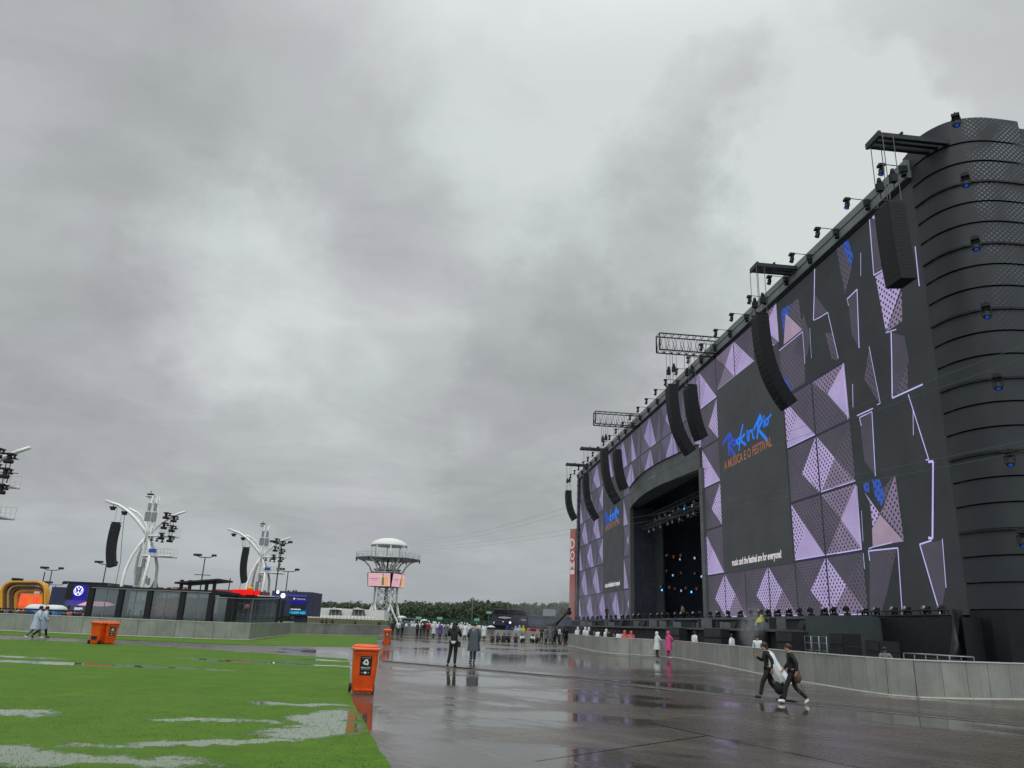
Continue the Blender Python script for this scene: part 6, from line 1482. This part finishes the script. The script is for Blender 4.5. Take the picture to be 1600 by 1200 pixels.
# scaffold platform behind the terrace
sf = thing('scaffold', at0(405, 84), 'pale steel scaffold deck with crossed railings behind the glass terrace', 'scaffold'); Ys = 84.
for x in [362 + 9 * k for k in range(9)]:
    onebox('upright', 'steel', sf, x - .35, 940 if 372 < x < 432 else 952, x + .35, 972, Ys, .08)
for k in range(8):
    x = 362 + 9 * k; mb = MB(); mb.tube([W(x, 960, Ys), W(x + 9, 971, Ys)], .03, 4); mb.tube([W(x, 971, Ys), W(x + 9, 960, Ys)], .03, 4); mb.build('cross_brace', 'steel', sf)
onebox('deck', 'steel', sf, 361, 960, 436, 961, Ys, 2.); onebox('rail', 'steel', sf, 361, 969.5, 436, 970.3, Ys, .1); onebox('rail', 'steel', sf, 372, 944, 434, 944.8, Ys, .1)
for i, (x, y, wd_) in enumerate(((367, 954, 8), (386, 949, 7))):
    t_ = thing('round_sign', at0(x, 82), 'square red sign on the scaffold' if i == 0 else 'round pinkish red sign on a post before the scaffold', 'sign')
    if i == 0: onebox('board', 'cloth_red', t_, x - 4, y - 3, x + 4, y + 3, 82, .1)
    else: mb = MB(); c = W(x, y, 82); mb.tube([c, c + Y1 * .08], .32, 16); mb.build('board', 'pillar_pale', t_)
    onebox('post', 'steel', t_, x - .4, y + 3, x + .4, 973, 82, .06)
# blue screen building
bl = thing('blue_screen_building', at0(455, 112), 'navy building with glowing blue panels and a cyan date line', 'building'); Yb = 112.
onebox('wall', 'navy', bl, 423, 924, 487, 962, Yb, 6.); onebox('plinth', 'navy', bl, 460, 961.5, 472, 975, Yb + .5, 3.)
for (x0, y0, x1, y1, m_) in ((449, 929.5, 480, 932.3, 'led_purple'), (455, 938.5, 481, 940.8, 'led_deep_blue'), (455, 942.3, 476, 943.8, 'led_deep_blue'), (452, 953, 479, 960, 'led_teal'), (424, 930, 440, 932, 'led_purple'), (454, 944.5, 477, 950, 'steel_dark')):
    onebox('light_panel', m_, bl, x0, y0, x1, y1, Yb, .2, front=.12)
def far_text(body, x0, x1, yb, size, m_, parent, Y_, bold=.02):
    a, b = W(x0, yb, Y_), W(x1, yb, Y_); mb = MB(); put_text(mb, body, size, Vector((a.x, Y_ - .35, a.z)), X1, Z1, width=b.x - a.x, bold=bold); return mb.build('lettering', m_, parent)
far_text('\u2022 5.2GH 4GH', 453, 478, 958.6, .44, 'led_cyan', bl, Yb, .02); far_text('experiencias', 455, 471, 952.3, .20, 'led_white', bl, Yb); far_text('Telefonia', 464, 478, 936.8, .26, 'led_white', bl, Yb, .0)
mb = MB(); mb.tube([W(460.5, 935.5, Yb) - Y1 * .3, W(460.5, 935.5, Yb) - Y1 * .2], .13, 10); mb.build('round_emblem', 'led_white', bl)
for x in (436, 444): mb = MB(); c = W(x, 925.5 if x == 436 else 931, Yb) - Y1 * .6; mb.blob(c, .2 if x == 436 else .32, 8, 6); mb.build('flood_lamp', mat('flood_white', (.9, .9, .9), .3, emit=2.), bl)
for x in (450, 458, 462): onebox('roof_unit', 'navy', bl, x - .8, 922, x + .8, 924.4, Yb + 1, .5)

# low white pavilions beside the observation tower
Yw = 150.; wp = thing('white_pavilion', at0(540, Yw), 'long low white pavilion with sloping ends and two trapezoid openings', 'pavilion')
q_ = lambda x, y, d=0.: W(x, y, Yw) + Y1 * d
mb = MB(); mb.slab([q_(486, 968), q_(494, 949.2), q_(600, 953.5), q_(600, 969)], (0, 6, 0)); mb.build('shell', 'white_steel', wp)
for x in (511, 547):
    mb = MB(); mb.slab([q_(x, 967, -.25), q_(x + 6, 951.8, -.25), q_(x + 21, 952.6, -.25), q_(x + 27, 967.8, -.25)], (0, .2, 0)); mb.build('recess_slab', mat('recess_shade', srgb(138, 134, 136), .8, 0, .15, .5), wp)  # solid grey slab: shade of the recess put into its colour
    mb = MB(); mb.slab([q_(x + 4, 952.4, -1.2), q_(x + 12, 949.3, -1.2), q_(x + 23, 953, -1.2)], (0, 1.2, 0)); mb.build('hood', 'white_cloth', wp)
    for xx in (x + 8, x + 14, x + 20): mb = MB(); mb.tube([q_(xx - 1, 967, -.3), q_(xx, 953, -.3)], .07, 4); mb.build('mullion', 'white_steel', wp)
mat('lawn_far', srgb(104, 108, 78), .9, 0, .2, .5)
bk = thing('planter_bank', at0(530, 140), 'low olive grassy bank in front of the white pavilion', 'bank'); mb = MB(); pb(mb, 470, 967.2, 606, 975, 140, 3); mb.build('soil', 'lawn_far', bk)
for i in range(20):
    x = 480 + i * 5.4; cc_ = W(x, 966 + i * .12, 141); t_ = tag((lambda mb_: mb_.build('chair', 'white_cloth', None, local_origin=(cc_.x, 141, 0)))((lambda mb_: (mb_.box(cc_ + Z1 * .05, (.5, .5, .42)), mb_.box(cc_ + Z1 * .35 + Y1 * .22, (.5, .06, .5)), mb_)[-1])(MB())), f'{ordw(i)} small white chair from the left on the bank before the white pavilion', 'chair', 'white chairs on the grassy bank')
for i, x in enumerate((504, 511, 520, 556, 593)):
    person(Vector((W(x, 965, 138).x, 138, 0)), R.uniform(0, 6), f'{ordw(i)} person from the left before the white pavilion, small and dark', 'stand', 1.7, 'brown' if i == 0 else 'charcoal', 'black', None, 'hair_short', group='people before the white pavilion')

# ------------------------------------------------------------------ far wood
wd = MB(); rr2 = random.Random(3)
def wood_top(px): return (7.5 + .0405 * px) * 365 / 1320 + 2.0 + .35 * math.sin(px * .051) + .3 * math.sin(px * .137 + 1) + .9 * math.exp(-((px - 735) / 40) ** 2)
for layer in range(5):
    Yl = 352 + layer * 9
    px = 380
    while px < 1010:
        H = wood_top(px) * (1 - .13 * (4 - layer) / 4 * 1.6) * rr2.uniform(.95, 1.02) * (1.06 if rr2.random() < .05 else 1); r_ = rr2.uniform(1.7, 3.4)
        base = Vector((W(px, 965, Yl).x, Yl + rr2.uniform(-3, 3), 0))
        for j in range(7):
            z = H - r_ * .7 - j * r_ * .62
            if z < 0: break
            c = base + Vector((rr2.gauss(0, r_ * .5), rr2.gauss(0, r_ * .4), z)); rad = r_ * rr2.uniform(.45, .8) * (1 if j else .7)
            for q2 in range(44):
                a, b2_ = rr2.uniform(0, 2 * PI), math.asin(rr2.uniform(-.7, 1)); d = Vector((math.cos(a) * math.cos(b2_), math.sin(a) * math.cos(b2_), math.sin(b2_)))
                if d.y > .45: continue
                pp = c + d * rad * rr2.uniform(.75, 1.12); s1 = d.cross(Vector((rr2.gauss(0, 1), rr2.gauss(0, 1), rr2.gauss(0, 1)))).normalized(); s2 = d.cross(s1); L = rr2.uniform(.22, .46)
                bb = len(wd.v); wd.v += [tuple(pp + s1 * L), tuple(pp + s2 * L * .8 + d * .2), tuple(pp - s1 * L), tuple(pp - s2 * L * .8 - d * .1)]; wd.face((bb, bb + 1, bb + 2, bb + 3))
        px += rr2.uniform(2.4, 4.4)
wo = wd.build('far_wood', 'wood_leaves'); tag(wo, 'long dark green wood filling the horizon behind the crowd', 'wood', kind='stuff')
mb = MB()
for layer in range(3): 
    pts_ = [(px, wood_top(px) * .78) for px in range(380, 1020, 8)]
    for (pa, ha), (pb_, hb) in zip(pts_, pts_[1:]):
        Yl = 392; mb.poly([(W(pa, 965, Yl).x, Yl, 0), (W(pb_, 965, Yl).x, Yl, 0), (W(pb_, 965, Yl).x, Yl + 6, hb), (W(pa, 965, Yl).x, Yl + 6, ha)])
    break
mat('wood_floor', srgb(58, 74, 54), .9, 0, .3, .2)
mb.build('understorey', 'wood_floor', wo)
# green mesh fence and small green boards before the wood
mat('mesh_green', srgb(34, 74, 56), .8, 0, .2, .3); mat('board_green', srgb(120, 170, 150), .5, 0, .1, 1., emit=.1)
fe = thing('green_fence', at0(700, 185), 'long low green mesh fence at the foot of the wood', 'fence'); onebox('mesh', 'mesh_green', fe, 612, 966.5, 772, 975, 185, .3)
for k in range(17): x = 612 + k * 10; onebox('post', 'steel_dark', fe, x - .2, 965.5, x + .2, 975, 184.8, .15)
for i, (x, y, lab) in enumerate(((654, 965.5, 'leftmost small pale green board on a post before the wood'), (687, 966, 'second small pale green board from the left before the wood'), (745, 968.3, 'small pale green board behind the man in the grey poncho'), (764, 957, 'small pale board on a tall post left of the dark stalls'))):
    t_ = thing('sign_board', at0(x, 150), lab, 'sign', 'small boards before the wood'); onebox('board', 'board_green', t_, x - 4.2, y - 1.9, x + 4.2, y + 1.9, 150, .15); onebox('post', 'steel', t_, x - .25, y + 1.9, x + .25, 975, 150, .1)
# parked van and tents near the tower foot
vn = thing('van', at0(638, 150), 'pale teal grey van parked beside the foot of the observation tower', 'van'); onebox('body', mat('van_grey', srgb(112, 128, 130), .4, 0, .08, 1.), vn, 627, 966, 648, 973, 150, 2.); onebox('windscreen', 'frame_black', vn, 629, 967, 646, 969.5, 150, .1, front=.06)
for x in (630, 645): mb = MB(); c = W(x, 974.5, 150); mb.tube([Vector((c.x, 149.9, .35)), Vector((c.x, 150.1, .35))], .35, 12); mb.build('wheel', 'rubber', vn)

# umbrellas in the crowd
def umbrella(x, y, Y_, r_, m_, lab):
    c = W(x, y, Y_); t_ = thing('umbrella', (c.x, Y_, 0) if False else (c.x, Y_, max(0, c.z - 1.)), lab, 'umbrella', 'open umbrellas in the crowd'); mb = MB(); n = 8; rs = []
    for k_, h_ in ((1., 0.), (.8, .14), (.45, .27), (.06, .34)): rs.append([c + Vector((r_ * k_ * math.cos(2 * PI * i / 16) * (1 if i % 2 == 0 else .95), r_ * k_ * math.sin(2 * PI * i / 16) * (1 if i % 2 == 0 else .95), h_ * r_ / .55 * .55 + (0 if i % 2 == 0 else .03))) for i in range(16)])
    mb.rings(rs, cap=True); mb.build('canopy', m_, t_); mb = MB(); mb.tube([c + Z1 * .34, c - Z1 * .8], .012, 5); mb.build('shaft', 'steel', t_)
umbrella(863, 977.5, 82, .62, 'cloth_black', 'open black umbrella over the people right of the back wall, left one')
umbrella(880, 979.5, 80, .60, 'cloth_charcoal', 'open dark umbrella over the people right of the back wall, right one')
umbrella(767, 980.3, 96, .58, 'cloth_white', 'open white umbrella over the back wall before the dark stalls')
umbrella(663, 970, 98, .5, 'cloth_white', 'open white umbrella above the person in red')
umbrella(628, 965.5, 92, .62, 'cloth_white', 'open white umbrella beside the foot of the observation tower')
# dark stalls on the right of the back wall
ds = thing('dark_stall_block', at0(800, 135), 'two-storey dark grey stall block with a white winged emblem', 'building'); Yd = 135.
onebox('lower_storey', mat('stall_dark', srgb(52, 56, 68), .7, 0, .15, .3), ds, 768, 961, 826, 985, Yd, 6.); onebox('upper_storey', mat('stall_dark2', srgb(44, 48, 56), .7, 0, .15, .3), ds, 771, 951.5, 824, 960.6, Yd + .4, 5.)
for x in (772, 796): onebox('window', 'frame_black', ds, x, 953, x + 21, 959.5, Yd + .3, .2, front=.1)
for (x0, x1, y) in ((776, 798, 960.6), (774, 802, 969.8), (771, 826, 952.)): onebox('ledge', 'grey_far', ds, x0, y, x1, y + .8, Yd, .3, front=.3)
mb = MB(); c = W(788.5, 965, Yd) - Y1 * .3; mb.poly([c + Vector((1.15 * math.cos(a * PI / 12), 0, .17 * math.sin(a * PI / 12))) for a in range(24)]); mb.poly([c + Vector((-.25, -.03, -.22)), c + Vector((.25, -.03, -.22)), c + Vector((0, -.03, .25))]); mb.build('winged_emblem', mat('dull_white', srgb(170, 172, 180), .5), ds)
for x in (773, 786, 797): mb = MB(); mb.blob(W(x, 973, Yd) - Y1 * .4, .2, 8, 6); mb.build('lamp', 'white_lens', ds)
onebox('canopy', 'led_purple' if False else 'navy', ds, 772, 971.5, 790, 977, Yd - 1, 1.)
gs = thing('grey_stall_block', at0(845, 132), 'hazy blue grey stall row between the dark block and the stage', 'building'); onebox('wall', mat('stall_blue', srgb(74, 82, 100), .7, 0, .12, .3), gs, 826, 963.5, 893, 985, 132, 5.); onebox('roof', mat('stall_roof', srgb(92, 98, 106), .7), gs, 824, 962.6, 893, 963.8, 132, 5.4, front=.2)
far_text('ALFAMA', 814, 822, 970, .45, 'dull_white', gs, 131.7)
bb_ = thing('video_board', at0(858, 131), 'pale grey video board above the blue grey stall row', 'screen'); onebox('panel', mat('board_pale', srgb(152, 158, 164), .5, 0, .08, .5), bb_, 848.5, 951.8, 868, 962.6, 131, .5); onebox('post', 'steel_dark', bb_, 850, 962.6, 851, 985, 131.2, .3); onebox('post', 'steel_dark', bb_, 866, 962.6, 867, 985, 131.2, .3)
# camera crane
Yj = 84.; jb0 = Vector((W(868, 985, Yj).x, Yj, 0)); jc = thing('camera_crane', jb0, 'dark camera crane arm rising to the right before the stage end', 'camera crane')
mb = MB(); mb.tube([jb0 + X1 * .4 * math.cos(k_ * 2.09) + Y1 * .4 * math.sin(k_ * 2.09) if j == 0 else jb0 + Z1 * 1.5 for k_ in (0,) for j in (0, 1)], .05, 5)
for k_ in range(3): mb.tube([jb0 + Vector((.6 * math.cos(k_ * 2.09), .6 * math.sin(k_ * 2.09), 0)), jb0 + Z1 * 1.6], .05, 5)
mb.build('tripod', 'cab_black', jc); mb = MB(); mb.tube([W(868, 977, Yj), W(889, 953.5, Yj)], [.14, .09], 6); mb.build('boom', 'cab_black', jc)
mb = MB(); c = W(889.5, 955.5, Yj); mb.blob(c - Z1 * .1, .25, 8, 6); mb.box(c + Z1 * .25, (.3, .3, .25)); mb.build('camera_head', 'cab_black', jc)

# red pillar sign beside the far stage end
Yq = 152.; pc = W(897.5, 975, Yq); pl0 = Vector((pc.x, Yq, 0)); pr = thing('sign_pillar', pl0, 'tall dull red pillar with white letters at the far end of the stage', 'sign pillar')
hz = W(898, 826, Yq).z; ang = math.radians(38); fx = Vector((math.cos(ang), math.sin(ang), 0)); fy = Vector((-math.sin(ang), math.cos(ang), 0))   # fx along right face, fy along left face
mb = MB(); mb.slab([pl0, pl0 + fx * 1.35, pl0 + fx * 1.35 + fy * 1.5, pl0 + fy * 1.5], Z1 * hz); mb.build('column', 'pillar_red', pr)
mb = MB(); mb.slab([pl0 - fx * .02 - fy * .02 + Z1 * 0, pl0 - fx * .02 + fy * 1.52, pl0 + fy * 1.52, pl0], Z1 * (hz - .01)); mb.build('side_panel', 'pillar_pale', pr)
for ch, (ya, yb) in zip('DOMI', ((857, 841), (875, 860), (889, 877), (897, 890))):
    za_, zb2 = W(895, ya, Yq).z, W(895, yb, Yq).z; mb = MB(); vs, fs = text_polys(ch, 1., .02)
    x0_, x1__ = min(v_.x for v_ in vs), max(v_.x for v_ in vs); y0_, y1__ = min(v_.y for v_ in vs), max(v_.y for v_ in vs)
    org = pl0 + fy * 1.4 - fx * .06; mb.v = [tuple(org - fy * ((v_.x - x0_) / (x1__ - x0_) * 1.25) + Z1 * (za_ + (v_.y - y0_) / (y1__ - y0_) * (zb2 - za_))) for v_ in vs]
    for f in fs: mb.face(f)
    mb.build('letter', 'letter_white', pr)

# zip-line cables from the observation tower over the square towards the right
for i, (xa, ya, xb, yb, Yn, sag) in enumerate(((650, 846, 1620, 500, 26., 2.0), (650, 850, 1620, 518, 26.3, 2.1), (652, 854, 1620, 664, 25.7, 1.2), (652, 858, 1620, 680, 26., 1.25))):
    a, b = W(xa, ya, 165), W(xb, yb, Yn); mb = MB(); b = a + (b - a) * 1.12
    mb.tube([a.lerp(b, k / 40) - Z1 * sag * 4 * (k / 40) * (1 - k / 40) for k in range(41)], .008, 4)
    tag(mb.build('zip_line_cable', 'cable_green', None, local_origin=a), f'{["uppermost", "second", "third", "lowest"][i]} of four thin cables slung from the observation tower across the stage', 'cable', 'cables slung across the stage front')
# pole that carries the near ends of the cables, outside the right edge
ep = b; tag(MB().tube([(ep.x, ep.y, 0), (ep.x, ep.y, 22)], .25, 10).build('cable_mast', 'steel', None, local_origin=(ep.x, ep.y, 0)), 'steel mast carrying the near ends of the cables', 'mast')

# frames and small things behind the curved wall
for i, x in enumerate((1264, 1276, 1288)):
    u_, z_ = fz(x, 1022, -6.); b_ = S(u_, -6., 0); mb = MB(); hh = 1.75; mb.tube([b_ - SD * .35, b_ - SD * .35 + Z1 * hh, b_ + SD * .35 + Z1 * hh, b_ + SD * .35], .03, 6)
    for z in (.5, 1., 1.4): mb.tube([b_ - SD * .35 + Z1 * z, b_ + SD * .35 + Z1 * z], .02, 5)
    tag(mb.build('access_ladder', 'steel', None, local_origin=b_), f'pale metal step frame against the stage front, {["left", "middle", "right"][i]} of three', 'ladder', 'step frames against the stage front')
ra = thing('flight_case_rack', S(fz(1455, 1032, -7.)[0], -7., 0), 'low black rack with pale top rails behind the nearest part of the curved wall', 'rack')
ua_, ub_ = fz(1420, 1032, -7.)[0], fz(1492, 1032, -7.)[0]; mb = MB()
for z in (1.18,): mb.tube([S(ua_, -7.2, z), S(ub_, -7.2, z), S(ub_, -6.2, z), S(ua_, -6.2, z), S(ua_, -7.2, z)], .03, 5)
for k in range(5): u_ = ua_ + (ub_ - ua_) * k / 4; mb.tube([S(u_, -7.2, 0), S(u_, -7.2, 1.18), S(u_, -6.2, 1.18), S(u_, -6.2, 0)], .03, 5)
mb.build('frame', 'steel', ra); mb = MB(); sbox(mb, ub_ + .1, ua_ - .1, -7.1, -6.3, .1, 1.05); mb.build('box', 'cab_black', ra)

# ------------------------------------------------------------------ drifting smoke
def smoke(name, c, r, dens, lab):
    m = bpy.data.materials.new(name + '_vol'); m.use_nodes = True; t = NT(m.node_tree); m.node_tree.nodes.clear(); out = t.n('ShaderNodeOutputMaterial')
    tc = t.n('ShaderNodeTexCoord').outputs['Object']; q = t.vm('MULTIPLY', tc, tuple(1 / k for k in r)); f = t.mr(t.vm('LENGTH', q), 1., .2, 0., 1., True)
    n_v = t.mr(t.noise(q, 1.6, 4, .6, .6), .42, .68); d = t.m('MULTIPLY', t.m('MULTIPLY', f, n_v), dens)
    v = t.n('ShaderNodeVolumePrincipled', {'Color': (.86, .88, .92, 1), 'Density': d, 'Anisotropy': .2}); t.t.links.new(v.outputs[0], out.inputs['Volume'])
    mb = MB(); mb.box((0, 0, 0), tuple(2 * k for k in r)); mb.cur = 0; MATS[name + '_vol'] = m; o = mb.build(name, name + '_vol', None); o.location = c; tag(o, lab, 'smoke', kind='stuff')
smoke('smoke', W(872, 948, 108) + Z1 * .2, (8.5, 7., 5.2), .10, 'thin grey smoke drifting before the wood by the far stage end')
smoke('fog', S(fz(1180, 985, -5.6)[0], -5.8, 2.1), (1.1, 1.3, 1.9), 1.6, 'small pale puff of fog in front of the yellow raincoat')
